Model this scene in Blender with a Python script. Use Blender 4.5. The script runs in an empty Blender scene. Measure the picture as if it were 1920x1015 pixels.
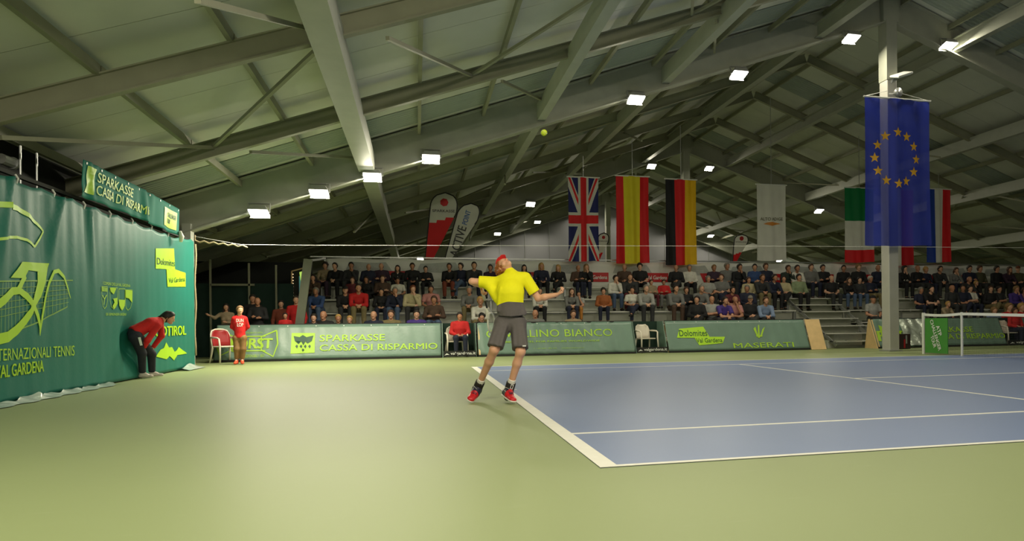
import bpy, bmesh, math, random
import numpy as np
from mathutils import Vector, Matrix
random.seed(7); np.random.seed(7)
C = bpy.context.scene.collection
SC = bpy.context.scene
V = lambda *a: np.array(a, float)

# ---------------------------------------------------------------- camera
FPX = 1343.86
CP = V(-1.1093, -4.3639, 0.9162)
_y, _p, _r = .2499, .0002, -.0101
_f = V(math.sin(_y)*math.cos(_p), math.cos(_y)*math.cos(_p), math.sin(_p))
_ri = V(math.cos(_y), -math.sin(_y), 0); _u = np.cross(_ri, _f)
_c, _s = math.cos(_r), math.sin(_r)
RI, UP = _c*_ri+_s*_u, -_s*_ri+_c*_u
cam = bpy.data.objects.new('camera', bpy.data.cameras.new('camera')); C.objects.link(cam)
cam.data.sensor_width = 36; cam.data.lens = 36*FPX/1920
cam.data.shift_x = -164.03/1920; cam.data.shift_y = 97.33/1920
cam.data.clip_start = .05; cam.data.clip_end = 300
M = Matrix.Identity(4)
for i in range(3): M[i][0], M[i][1], M[i][2], M[i][3] = RI[i], UP[i], -_f[i], CP[i]
cam.matrix_world = M; SC.camera = cam
def at(x, y, ax, v):            # pixel of the photo -> point on the plane axis=v
    d = _f + RI*(x-1124.03)/FPX - UP*(y-604.83)/FPX
    return CP + (v-CP[ax])/d[ax]*d
SC.view_settings.view_transform = 'Standard'; SC.view_settings.look = 'None'
SC.view_settings.gamma = 1; SC.view_settings.use_curve_mapping = False
SC.view_settings.exposure = 0.5
SC.cycles.max_bounces = 7; SC.cycles.diffuse_bounces = 5; SC.cycles.transparent_max_bounces = 12
w = bpy.data.worlds.new('world'); SC.world = w; w.use_nodes = True
w.node_tree.nodes['Background'].inputs[0].default_value = (.75, .85, 1, 1)
w.node_tree.nodes['Background'].inputs[1].default_value = .05
LAMP_POWER = 92.0; LAMP_COLOR = (1.0, .93, .70)

# ---------------------------------------------------------------- materials
_mc = {}
def mat(name, col, rough=.6, noise=.08, scale=6, metal=0, emit=0, alpha=None, bump=0, spec=.5, trans=0, bscale=40):
    if name in _mc: return _mc[name]
    m = bpy.data.materials.new(name); m.use_nodes = True
    N, L = m.node_tree.nodes, m.node_tree.links
    b = N['Principled BSDF']
    b.inputs['Roughness'].default_value = rough; b.inputs['Metallic'].default_value = metal
    b.inputs['Specular IOR Level'].default_value = spec
    tc = N.new('ShaderNodeTexCoord')
    nz = N.new('ShaderNodeTexNoise'); nz.inputs['Scale'].default_value = scale; nz.inputs['Detail'].default_value = 3
    L.new(tc.outputs['Object'], nz.inputs['Vector'])
    rp = N.new('ShaderNodeValToRGB')
    a, c2 = 1-noise, 1+noise
    rp.color_ramp.elements[0].position = .3; rp.color_ramp.elements[1].position = .7
    rp.color_ramp.elements[0].color = (*[min(1, x*a) for x in col], 1)
    rp.color_ramp.elements[1].color = (*[min(1, x*c2) for x in col], 1)
    L.new(nz.outputs['Fac'], rp.inputs['Fac']); L.new(rp.outputs['Color'], b.inputs['Base Color'])
    if emit:
        b.inputs['Emission Color'].default_value = (*col, 1); b.inputs['Emission Strength'].default_value = emit
    if alpha is not None: b.inputs['Alpha'].default_value = alpha
    if trans:
        tr = N.new('ShaderNodeBsdfTranslucent'); mx = N.new('ShaderNodeMixShader'); mx.inputs[0].default_value = trans
        L.new(rp.outputs['Color'], tr.inputs['Color'])
        L.new(b.outputs[0], mx.inputs[1]); L.new(tr.outputs[0], mx.inputs[2])
        L.new(mx.outputs[0], N['Material Output'].inputs[0])
    if bump:
        n2 = N.new('ShaderNodeTexNoise'); n2.inputs['Scale'].default_value = bscale; n2.inputs['Detail'].default_value = 4
        L.new(tc.outputs['Object'], n2.inputs['Vector'])
        bp = N.new('ShaderNodeBump'); bp.inputs['Strength'].default_value = bump; bp.inputs['Distance'].default_value = .02
        L.new(n2.outputs['Fac'], bp.inputs['Height']); L.new(bp.outputs[0], b.inputs['Normal'])
    _mc[name] = m; return m
def s2l(r, g, b):
    f = lambda c: (c/255/12.92) if c <= 10 else ((c/255+.055)/1.055)**2.4
    return (f(r), f(g), f(b))

STEEL = mat('painted_steel', (.35, .36, .30), .55, .06, 3)
BEAM = mat('pale_box_steel', (.42, .43, .38), .55, .05, 3)
PURL = mat('olive_purlin', (.27, .27, .19), .6, .06, 3)
PANEL = mat('roof_panel_white', (.60, .61, .57), .7, .05, 1.2)
CORR = mat('roof_corrugated', (.33, .37, .34), .6, .05, 2)
DARK = mat('dark_cladding', (.02, .022, .02), .9, .1, 2)
BLACK = mat('black_plastic', (.012, .012, .013), .5, .1)
WHITEM = mat('white_metal', (.75, .75, .72), .4, .03)
CHROME = mat('grey_metal', (.45, .46, .46), .35, .05, metal=.7)
ALU = mat('bench_aluminium', (.55, .55, .50), .5, .06, 2)
RISER = mat('pale_riser_board', (.62, .62, .56), .6, .06, 2)
WOOD = mat('pale_plywood', (.72, .50, .24), .6, .08, 5)
LIME = mat('lime_print', s2l(168, 214, 32), .5, .02)
LIMEB = mat('lime_print_banner', s2l(160, 200, 50), .5, .03)
GREENB = mat('green_vinyl', (.013, .155, .12), .55, .06, .9, bump=.12, bscale=14, spec=.28)
GREEND = mat('dark_green_vinyl', (.15, .235, .19), .36, .08, 1.5, bump=.12, bscale=14)
WHITEP = mat('white_print', (.8, .8, .78), .5, .02)
PLAST = mat('white_plastic', (.72, .66, .56), .4, .02)
REDP = mat('red_plastic', s2l(150, 24, 30), .45, .04)

# ---------------------------------------------------------------- object helpers
def link(name, me, parent=None, mats=None):
    o = bpy.data.objects.new(name, me); C.objects.link(o)
    if parent is not None: o.parent = parent
    if mats is not None and me is not None:
        if not isinstance(mats, (list, tuple)): mats = [mats]
        for m in mats: me.materials.append(m)
    return o
def tag(o, label=None, cat=None, group=None, kind=None):
    if label: o['label'] = label
    if cat: o['category'] = cat
    if group: o['group'] = group
    if kind: o['kind'] = kind
    return o
def empty(name, loc=(0, 0, 0), label=None, cat=None, group=None, kind=None):
    o = bpy.data.objects.new(name, None); C.objects.link(o); o.location = loc; o.empty_display_size = .1
    return tag(o, label, cat, group, kind)
def pymesh(name, vs, fs, smooth=False):
    me = bpy.data.meshes.new(name); me.from_pydata([tuple(map(float, v)) for v in vs], [], [tuple(map(int, f)) for f in fs])
    if smooth: me.polygons.foreach_set('use_smooth', [True]*len(me.polygons))
    me.update(); return me
class MB:
    def __init__(s): s.v = []; s.f = []; s.m = []
    def add(s, vs, fs, mi=0):
        n = len(s.v); s.v += [tuple(map(float, v)) for v in vs]; s.f += [tuple(int(i)+n for i in f) for f in fs]; s.m += [mi]*len(fs); return s
    def box(s, c, d, mi=0):
        x, y, z = np.array(d)/2
        vs = [(c[0]+a*x, c[1]+b*y, c[2]+e*z) for a in (-1, 1) for b in (-1, 1) for e in (-1, 1)]
        return s.add(vs, [(0, 1, 3, 2), (4, 6, 7, 5), (0, 4, 5, 1), (2, 3, 7, 6), (0, 2, 6, 4), (1, 5, 7, 3)], mi)
    def beam(s, a, b, wd, ht, up=(0, 0, 1), mi=0, top=False):
        a, b = np.array(a, float), np.array(b, float); d = (b-a)/np.linalg.norm(b-a)
        r = np.cross(d, up); r /= np.linalg.norm(r); u = np.cross(r, d)
        o0, o1 = (-ht/2, ht/2) if not top else (0, ht)
        vs = [p+r*x*wd/2+u*z for p in (a, b) for x in (-1, 1) for z in (o0, o1)]
        return s.add(vs, [(0, 1, 3, 2), (4, 6, 7, 5), (0, 4, 5, 1), (2, 3, 7, 6), (0, 2, 6, 4), (1, 5, 7, 3)], mi)
    def ibeam(s, a, b, wd, ht, mi=0, fl=.03, web=.03):
        a, b = np.array(a, float), np.array(b, float); d = (b-a)/np.linalg.norm(b-a)
        r = np.cross(d, (0, 0, 1)); r /= np.linalg.norm(r); u = np.cross(r, d)
        s.beam(a+u*fl/2, b+u*fl/2, wd, fl, u, mi); s.beam(a+u*(ht-fl/2), b+u*(ht-fl/2), wd, fl, u, mi)
        s.beam(a+u*ht/2, b+u*ht/2, web, ht-2*fl, u, mi); return s
    def tube(s, pts, r, n=8, mi=0, cap=True):
        pts = [np.array(p, float) for p in pts]; base = len(s.v); R = r if hasattr(r, '__len__') else [r]*len(pts)
        ref = None; vs = []
        for i, p in enumerate(pts):
            d = pts[min(i+1, len(pts)-1)]-pts[max(i-1, 0)]; d = d/np.linalg.norm(d)
            if ref is None: ref = np.cross(d, (0, 0, 1) if abs(d[2]) < .9 else (1, 0, 0))
            ref = ref-d*(ref@d); ref /= np.linalg.norm(ref); q = np.cross(d, ref)
            vs += [p+R[i]*(ref*math.cos(2*math.pi*k/n)+q*math.sin(2*math.pi*k/n)) for k in range(n)]
        fs = [(i*n+k, i*n+(k+1) % n, (i+1)*n+(k+1) % n, (i+1)*n+k) for i in range(len(pts)-1) for k in range(n)]
        if cap: fs += [tuple(range(n-1, -1, -1)), tuple((len(pts)-1)*n+k for k in range(n))]
        return s.add(vs, fs, mi)
    def sphere(s, c, r, n=12, mi=0, sc=(1, 1, 1)):
        vs = [(c[0], c[1], c[2]+r*sc[2])]; m = n//2
        for i in range(1, m):
            t = math.pi*i/m
            vs += [(c[0]+r*sc[0]*math.sin(t)*math.cos(2*math.pi*k/n), c[1]+r*sc[1]*math.sin(t)*math.sin(2*math.pi*k/n), c[2]+r*sc[2]*math.cos(t)) for k in range(n)]
        vs.append((c[0], c[1], c[2]-r*sc[2])); L = len(vs)-1
        fs = [(0, 1+k, 1+(k+1) % n) for k in range(n)]
        fs += [(1+i*n+k, 1+(i+1)*n+k, 1+(i+1)*n+(k+1) % n, 1+i*n+(k+1) % n) for i in range(m-2) for k in range(n)]
        fs += [(L, 1+(m-2)*n+(k+1) % n, 1+(m-2)*n+k) for k in range(n)]
        return s.add(vs, fs, mi)
    def prism(s, poly, o, r, u, t, mi=0):   # 2D polygon in frame (o,r,u), extruded by vector t
        o, r, u, t = [np.array(q, float) for q in (o, r, u, t)]; n = len(poly)
        vs = [o+r*x+u*y for x, y in poly]+[o+r*x+u*y+t for x, y in poly]
        fs = [tuple(range(n-1, -1, -1)), tuple(range(n, 2*n))]+[(i, (i+1) % n, n+(i+1) % n, n+i) for i in range(n)]
        return s.add(vs, fs, mi)
    def build(s, name, mats, parent=None, smooth=False, bevel=0):
        me = pymesh(name, s.v, s.f, smooth); o = link(name, me, parent, mats)
        me.polygons.foreach_set('material_index', s.m)
        if bevel:
            b = o.modifiers.new('bevel', 'BEVEL'); b.width = bevel; b.segments = 2; b.limit_method = 'ANGLE'
        return o
def box(name, c, d, m, parent=None, bevel=0): return MB().box(c, d).build(name, m, parent, bevel=bevel)
def localize(e):                # children were built in world coordinates
    for o in e.children: o.data.transform(Matrix.Translation(-e.location))
def setloc(o, origin):          # move a mesh's vertices so its origin sits at `origin`
    o.data.transform(Matrix.Translation(-Vector(origin))); o.location = origin; return o

# flat print: polygons and lettering mapped on a surface fn(u,v,off)->xyz
def refine(vs, fs, L):
    bm = bmesh.new(); bv = [bm.verts.new(v) for v in vs]
    for f in fs:
        try: bm.faces.new([bv[i] for i in f])
        except ValueError: pass
    bm.normal_update(); bmesh.ops.triangulate(bm, faces=bm.faces[:], ngon_method='EAR_CLIP')
    for _ in range(6):
        es = [e for e in bm.edges if e.calc_length() > L]
        if not es or len(bm.faces) > 9000: break
        bmesh.ops.subdivide_edges(bm, edges=es, cuts=1); bmesh.ops.triangulate(bm, faces=[f for f in bm.faces if len(f.verts) > 3])
    bm.verts.index_update()
    r = [tuple(v.co) for v in bm.verts], [tuple(v.index for v in f.verts) for f in bm.faces]; bm.free(); return r
def decal(name, polys, fn, m, parent, L=None, off=.006):
    vs, fs = [], []
    for p in polys:
        n = len(vs); vs += [(x, y, 0) for x, y in p]; fs.append(tuple(range(n, n+len(p))))
    vs, fs = refine(vs, fs, L or 9e9)
    return link(name, pymesh(name, [fn(v[0], v[1], off) for v in vs], fs, True), parent, m)
def stroke(pts, wd):            # polyline -> quads (2D)
    out = []; pts = [np.array(p, float) for p in pts]; W = wd if hasattr(wd, '__len__') else [wd]*len(pts)
    nr = []
    for i in range(len(pts)):
        d = pts[min(i+1, len(pts)-1)]-pts[max(0, i-1)]; d /= np.linalg.norm(d)+1e-9; nr.append(V(-d[1], d[0]))
    for i in range(len(pts)-1):
        out.append([tuple(pts[i]-nr[i]*W[i]/2), tuple(pts[i+1]-nr[i+1]*W[i+1]/2), tuple(pts[i+1]+nr[i+1]*W[i+1]/2), tuple(pts[i]+nr[i]*W[i]/2)])
    return out
_tx = {}
def text2d(s, bold=0):
    k = (s, bold)
    if k in _tx: return _tx[k]
    c = bpy.data.curves.new('t', 'FONT'); c.body = s; c.size = 1; c.offset = bold; c.resolution_u = 3
    o = bpy.data.objects.new('t', c); C.objects.link(o)
    me = o.evaluated_get(bpy.context.evaluated_depsgraph_get()).to_mesh()
    vs = [(v.co.x, v.co.y) for v in me.vertices]; fs = [tuple(p.vertices) for p in me.polygons]
    bpy.data.objects.remove(o); bpy.data.curves.remove(c)
    a = np.array(vs); lo = a.min(0); hi = a.max(0); vs = [((x-lo[0])/(hi[0]-lo[0]), (y-lo[1])/(hi[1]-lo[1])) for x, y in vs]
    _tx[k] = (vs, fs); return _tx[k]
def text(s, q, fn, m, parent, bold=0, L=None, off=.006, name='lettering', shear=0):
    """q = (u0,v0,u1,v1) box filled by the lettering"""
    bpy.context.view_layer.update()
    bw = bold*(q[3]-q[1]); v0_, f0_ = text2d(s, 0); u0, v0, u1, v1 = q; vs, fs, dz_ = [], [], []
    for sx, sy in (((-1, -.6), (1, -.6), (-1, .6), (1, .6), (0, 0)) if bold else ((0, 0),)):
        n = len(vs); dz_ += [len(vs)]; vs += [(u0+bw+(u1-u0-2*bw)*x+shear*y*(v1-v0)+sx*bw, v0+(v1-v0)*y+sy*bw*.8, .0007*len(dz_)) for x, y in v0_]; fs += [tuple(i+n for i in f) for f in f0_]
    vs, fs = refine(vs, fs, L or 9e9)
    return link(name, pymesh(name, [fn(v[0], v[1], off+v[2]) for v in vs], fs), parent, m)
def quad(u0, v0, u1, v1): return [(u0, v0), (u1, v0), (u1, v1), (u0, v1)]
def ellipse(cu, cv, ru, rv, n=20, a0=0, a1=2*math.pi): return [(cu+ru*math.cos(a0+(a1-a0)*i/n), cv+rv*math.sin(a0+(a1-a0)*i/n)) for i in range(n)]
def cloth(name, u0, u1, v0, v1, nu, nv, fn, mats, parent=None, cf=None, thick=0):
    vs = [fn(u0+(u1-u0)*i/nu, v0+(v1-v0)*j/nv, 0) for j in range(nv+1) for i in range(nu+1)]
    fs = [(j*(nu+1)+i, j*(nu+1)+i+1, (j+1)*(nu+1)+i+1, (j+1)*(nu+1)+i) for j in range(nv) for i in range(nu)]
    me = pymesh(name, vs, fs, True); o = link(name, me, parent, mats)
    if cf: me.polygons.foreach_set('material_index', [cf((i+.5)/nu, (j+.5)/nv) for j in range(nv) for i in range(nu)])
    if thick:
        s = o.modifiers.new('thick', 'SOLIDIFY'); s.thickness = thick; s.offset = 0
    return o

# ================================================================ STRUCTURE
# ---- floor and court
def floor_mat(name, col, sc1, pale):
    m = mat(name, col, .5, .05, .25)
    N, L = m.node_tree.nodes, m.node_tree.links; b = N['Principled BSDF']
    rp = [n for n in N if n.type == 'VALTORGB'][0]; tc = [n for n in N if n.type == 'TEX_COORD'][0]
    mp = N.new('ShaderNodeMapping'); mp.inputs['Scale'].default_value = (1.2, 9, 1); mp.inputs['Rotation'].default_value[2] = .5
    n2 = N.new('ShaderNodeTexNoise'); n2.inputs['Scale'].default_value = 1.6; n2.inputs['Detail'].default_value = 8; n2.inputs['Roughness'].default_value = .7
    L.new(tc.outputs['Object'], mp.inputs[0]); L.new(mp.outputs[0], n2.inputs['Vector'])
    r2 = N.new('ShaderNodeValToRGB'); r2.color_ramp.elements[0].position = .60; r2.color_ramp.elements[1].position = .80
    r2.color_ramp.elements[1].color = (.35, .35, .35, 1)
    L.new(n2.outputs['Fac'], r2.inputs['Fac'])
    mx = N.new('ShaderNodeMixRGB'); mx.inputs[2].default_value = (*pale, 1)
    L.new(r2.outputs[0], mx.inputs[0]); L.new(rp.outputs[0], mx.inputs[1]); L.new(mx.outputs[0], b.inputs['Base Color'])
    n3 = N.new('ShaderNodeTexNoise'); n3.inputs['Scale'].default_value = 300; bp = N.new('ShaderNodeBump'); bp.inputs['Strength'].default_value = .15; bp.inputs['Distance'].default_value = .002
    L.new(tc.outputs['Object'], n3.inputs['Vector']); L.new(n3.outputs['Fac'], bp.inputs['Height']); L.new(bp.outputs[0], b.inputs['Normal'])
    return m
FLOORM = floor_mat('green_court_paint', (.27, .32, .15), .25, (.38, .42, .25))
COURTM = floor_mat('blue_court_paint', (.165, .225, .42), .25, (.24, .29, .46))
COURTM.node_tree.nodes['Principled BSDF'].inputs['Specular IOR Level'].default_value = .9; COURTM.node_tree.nodes['Principled BSDF'].inputs['Roughness'].default_value = .42
LINEM = mat('line_paint', (.80, .78, .72), .55, .04, 8)
XL, XR, RX = -8.6, 32.9, 12.17
fl = box('floor', ((XL+XR)/2, 17, -.1), (XR-XL, 59, .2), FLOORM); tag(fl, kind='structure', label='light green painted hall floor around the blue tennis court')
ct = MB().box((11.885, 5.485, .002), (23.77, 10.97, .004)).build('court_surface', COURTM, fl)
def line(x0, y0, x1, y1):
    return MB().box(((x0+x1)/2, (y0+y1)/2, .004), (x1-x0, y1-y0, .006)).build('court_line', LINEM, fl)
line(0, 0, .12, 10.97); line(.12, 0, 23.65, .05); line(.12, 10.92, 23.65, 10.97); line(23.65, 0, 23.77, 10.97)
line(.12, 1.37, 23.65, 1.42); line(.12, 9.55, 23.65, 9.6); line(5.46, 1.42, 5.51, 9.55); line(18.26, 1.42, 18.31, 9.55)
line(5.51, 5.46, 18.26, 5.51); line(.12, 5.46, .22, 5.51)

# ---- roof
SL = .355
def zb(x): return 9.52-SL*abs(x-RX)          # underside of the portal frames
YB, YE = -12.0, 46.3
ceil = empty('ceiling', (0, 0, 0), 'pitched hall roof of pale insulated panels on olive steel purlins', kind='structure')
RO = .92
for sgn in (-1, 1):
    n = 0; y = YB
    xe = XL if sgn < 0 else XR
    strips = []
    while y < YE-.1:
        y1 = min(y+1.333, YE); strips.append((y, y1)); y = y1
    for (ya, yb_) in strips:
        ph = (ya+2.45) % 16
        if 13.2 < ph < 14.8 or (5.2 < ph < 6.6 and ya > 13):
            m = MB(); k = 9; vs = []; pts = []
            for i in range(k*4+1):
                t = i/(k*4); yy = ya+(yb_-ya)*t; zz = .035*(1 if (i % 4) in (1, 2) else 0)
                pts.append((yy, zz))
            vs = [(x, yy, zb(x)+RO-.01+zz) for x in (RX, xe) for yy, zz in pts]; n_ = len(pts)
            m.add(vs, [(i, i+1, n_+i+1, n_+i) for i in range(n_-1)]); m.build('corrugated_sheet', CORR, ceil)
        else:
            MB().beam((RX, (ya+yb_)/2, zb(RX)+RO), (xe, (ya+yb_)/2, zb(xe)+RO), yb_-ya-.012, .05, (0, 0, 1), 0, True).build('roof_panel', PANEL, ceil)
    MB().beam((RX, (YB+YE)/2, zb(RX)+RO+.16), (xe, (YB+YE)/2, zb(xe)+RO+.16), YE-YB, .02, (0, 0, 1)).build('leak_blocker', DARK, ceil)  # added unseen backing, blocks light leaks between the panels
# secondary rafters every 4 m
FR = [-2.45, 13.64, 29.75, 45.8]
RAF = [f-d for f in FR for d in (3.83, 7.62, 11.7) if YB < f-d < YE]
for y in RAF:
    for xe in (XL+.2, XR-.2):
        MB().ibeam((RX, y, zb(RX)+.39), (xe, y, zb(xe)+.39), .12, .30, fl=.02, web=.02).build('rafter', PURL, ceil)
# purlins along the hall (split per bay)
px_ = [-6.6, -5.0, -3.45, -1.0, .55, 3.3, 5.0, 6.7, 8.4, 10.1, 11.7]
px_ = px_+[2*RX-x for x in px_]
ys = sorted([y for y in RAF+FR if y > -7])+[YE]
for x in px_:
    for y0, y1 in zip(ys[:-1], ys[1:]):
        if y1-y0 < 1: continue
        nm = 'purlin'; MB().beam((x, y0+.02, zb(x)+.76), (x, y1-.02, zb(x)+.76), .07, .14).build(nm, PURL, ceil)
# diagonal wind braces
def brace(a, b, r=.05): MB().beam(a, b, r*1.4, r*1.4).build('brace', PURL, ceil)
BR = [((400, 275, 9.81), (590, 97, 6.02)), ((0, 258, 6.02), (400, 277, 9.81)), ((470, 285, 9.9), (665, 296, 13.5)), ((370, 0, 2.5), (574, 53, 5.95))]
for (x0, y0, Y0), (x1, y1, Y1) in BR:
    A, B = at(x0, y0, 1, Y0), at(x1, y1, 1, Y1)
    for dY in (0, 16.1, 32.15):
        for s_ in (0, 1):
            a, b = A.copy(), B.copy()
            if s_: a[0], b[0] = 2*RX-a[0], 2*RX-b[0]
            a[1] += dY; b[1] += dY; brace(a, b, .04)
            for xo in (4.6, 9.2):
                xo_ = xo if not s_ else -xo
                brace((a[0]+xo_, a[1], a[2]+xo*SL), (b[0]+xo_, b[1], b[2]+xo*SL), .04)
# long box beams under the slopes
bx_ = [(-2.22, 'left slope, nearest the curtain wall'), (2.0, 'left slope, second from the curtain wall'), (5.35, 'left slope, third from the curtain wall'), (9.9, 'left slope, close beside the ridge')]
for x, l in bx_:
    for s_ in (0, 1):
        X = x if not s_ else 2*RX-x
        if x > 9: o = MB().ibeam((X, YB, zb(X)+.12), (X, YE, zb(X)+.12), .22, .40)
        else: o = MB().box((X, (YB+YE)/2, zb(X)+.15+.2), (.36 if x < 0 else .2, YE-YB, .42))
        o = o.build('roof_beam', BEAM if x < 9 else STEEL)
        setloc(o, (X, YB, zb(X)))
        tag(o, 'long steel beam under the '+(l if not s_ else l.replace('left', 'right').replace('the curtain wall', 'the far right eave')), 'beam', 'long beams under the roof')
# portal frames
names = ['steel portal frame nearest to the front gable wall', 'deep grey-green steel portal frame, the nearest one in view, resting on the big pillar',
         'deep steel portal frame, second in view, halfway down the hall', 'farthest steel portal frame, just before the blue-grey end wall']
for y, l in zip(FR, names):
    e = empty('portal_frame', (RX, y, 0), l, 'roof frame', 'portal frames carrying the roof')
    def loc(o): o.location = (0, 0, 0); o.data.transform(Matrix.Translation((-RX, -y, 0))); return o
    for xe in (XL+.3, XR-.3):
        loc(MB().ibeam((RX, y, zb(RX)), (xe, y, zb(xe)), .28, .82).build('girder', STEEL, e))
    for xc in (-6.1, 2*RX+6.1):
        loc(MB().box((xc, y, zb(xc)/2+.1), (.18, .26, zb(xc)+.2)).build('column', BEAM, e))
    loc(MB().box((RX, y, zb(RX)+.38), (.5, .34, .84)).build('ridge_plate', STEEL, e))
# ridge pillars
for y, l in ((13.64, 'tall grey ridge pillar behind the hanging blue flag'), (29.75, 'ridge pillar further down the hall, behind the black, red and gold flag'), (45.0, 'farthest ridge pillar, by the blue-grey end wall')):
    p = empty('pillar', (RX, y, 0), l, 'pillar', 'steel pillars under the ridge')
    MB().box((0, 0, 3.9), (.32, .36, 7.8)).build('lower_shaft', mat('pillar_grey', (.46, .45, .41), .5, .05, 2), p, bevel=.02)
    MB().box((0, 0, 8.66), (.34, .38, 1.72)).build('upper_shaft', STEEL, p)
    MB().box((0, 0, .02), (.44, .48, .04)).build('base_plate', CHROME, p)
# walls
WBL = mat('end_wall_blue_grey', (.27, .27, .30), .8, .03, .4)
def wall(name, vs, fs, m, label): o = link(name, pymesh(name, vs, fs), None, m); return tag(o, label, kind='structure')
zt = lambda x: zb(x)+RO+.05
wm = MB().prism([(XL, 0), (XR, 0), (XR, zt(XR)), (RX, zt(RX)), (XL, zt(XL))], (0, YE, 0), (1, 0, 0), (0, 0, 1), (0, .2, 0)).build('wall_far', WBL)
tag(wm, 'blue-grey gable end wall far behind the flags', kind='structure')
for k in range(24):
    x = XL+1+k*1.75; MB().box((x, YE-.02, zt(x)/2-.1), (.03, .04, zt(x)-.5)).build('wall_joint', CHROME, wm)
tag(MB().prism([(XL, 0), (XR, 0), (XR, zt(XR)), (RX, zt(RX)), (XL, zt(XL))], (0, YB-.2, 0), (1, 0, 0), (0, 0, 1), (0, .2, 0)).build('wall_near', mat('near_wall', (.35, .37, .33), .8)), 'pale gable wall behind the camera', kind='structure')
tag(MB().box((XL-.1, 17, 1.7), (.2, 59, 3.4)).build('wall_left', DARK), 'dark low side wall behind the green curtain', kind='structure')
tag(MB().box((XR+.1, 17, 1.7), (.2, 59, 3.4)).build('wall_right', mat('right_wall', (.15, .16, .14), .8)), 'dark low side wall at the far right', kind='structure')
tag(MB().box((-6.95, 1.2, 1.95), (.06, 24.2, 3.9)).build('wall_left', DARK), 'added black sheet for the shade under the eave behind the green curtain', kind='structure')  # black sheet added in place of the deep shade above the curtain
# dark partition behind the passage on the left
pt = tag(MB().box((-6.6, 22.2, 1.55), (4.0, .1, 3.1)).build('wall_passage', DARK), 'dark partition at the back of the left passage', kind='structure')
pg = MB().box((-6.35, 19.2, 1.1), (3.2, .06, 2.2)).build('curtain', mat('very_dark_green_cloth', (.006, .03, .022), .8)); tag(pg, 'very dark green curtain low at the back of the left passage', 'curtain')
for x, z0, z1 in ((-7.0, .0, 2.9), (-5.95, 1.5, 2.8), (-5.2, 1.3, 2.75)):
    MB().box((x, 19.0, (z0+z1)/2), (.05, .05, z1-z0)).build('post', PURL, pt)
MB().box((-6.4, 19.0, 2.15), (1.2, .05, .06)).build('rail', PURL, pt)

# ---- luminaires
LAMPW = mat('lamp_glass', (1, .97, .90), .3, 0, emit=9)
hous = mat('lamp_housing', (.35, .35, .34), .4, .05, metal=.4)
def luminaire(x, y, z, label, power, tilt=16, area=True):
    e = empty('ceiling_lamp', (x, y, z), label, 'lamp', 'floodlights under the portal frames')
    e.rotation_euler = (math.radians(-tilt), 0, 0)
    MB().prism([(-.22, 0), (.22, 0), (.16, .10), (-.16, .10)], (0, -.16, 0), (1, 0, 0), (0, 0, 1), (0, .32, 0)).build('housing', hous, e, bevel=.01)
    MB().box((0, 0, -.012), (.40, .27, .02)).build('diffuser', LAMPW, e)
    MB().box((0, .19, -.02), (.42, .02, .09)).build('visor', WHITEM, e)
    MB().beam((-.23, 0, .0), (-.23, 0, .22), .03, .02, (0, 1, 0)).beam((.23, 0, .0), (.23, 0, .22), .03, .02, (0, 1, 0)).beam((-.24, 0, .22), (.24, 0, .22), .04, .02).build('bracket', hous, e)
    if area:
        ld = bpy.data.lights.new('lamp_light', 'AREA'); ld.shape = 'RECTANGLE'; ld.size = .4; ld.size_y = .27
        ld.energy = power; ld.color = LAMP_COLOR; ld.spread = math.radians(175)
        lo = bpy.data.objects.new('lamp_light', ld); C.objects.link(lo); lo.parent = e; lo.location = (0, 0, -.03)
L1 = [(485, 398), (598, 361), (698, 330), (808, 296), (1193, 185), (1386, 139), (1597, 71), (1779, 85)]
nth = ['leftmost', 'second', 'third', 'fourth', 'fifth', 'sixth', 'seventh', 'rightmost']
for (x, y), n_ in zip(L1, nth):
    P = at(x, y, 1, 13.42)
    luminaire(P[0], 13.42, P[2], 'bright floodlight under the nearest frame, %s%s of the eight' % (n_, '' if 'most' in n_ else ' from the left'), LAMP_POWER)
L2 = [(995, 382), (1100, 352), (1222, 311), (1330, 315), (1447, 364), (1536, 395)]
for (x, y), n_ in zip(L2, nth[:5]+['rightmost']):
    P = at(x, y, 1, 29.5); luminaire(P[0], 29.5, P[2], 'small floodlight under the second frame, %s%s of six' % (n_, '' if 'most' in n_ else ' from the left'), LAMP_POWER*.45, 20)
L3 = [(788, 484), (933, 438), (1008, 416), (1097, 385), (1180, 387), (1265, 420), (1333, 442), (1462, 488)]
for (x, y), n_ in zip(L3, nth):
    P = at(x, y, 1, 44.9); luminaire(P[0], 44.9, P[2], 'tiny far floodlight under the farthest frame, %s%s of eight' % (n_, '' if 'most' in n_ else ' from the left'), LAMP_POWER*.5, 15)
for i, x in enumerate((-4.4, -1.2, 2.2, 5.6, 9.0, 15.2)):
    luminaire(x, -2.2, zb(x)-.1, 'floodlight under the frontmost frame, %s from the curtain' % ['first', 'second', 'third', 'fourth', 'fifth', 'sixth'][i], LAMP_POWER*1.05, -35)


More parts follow.
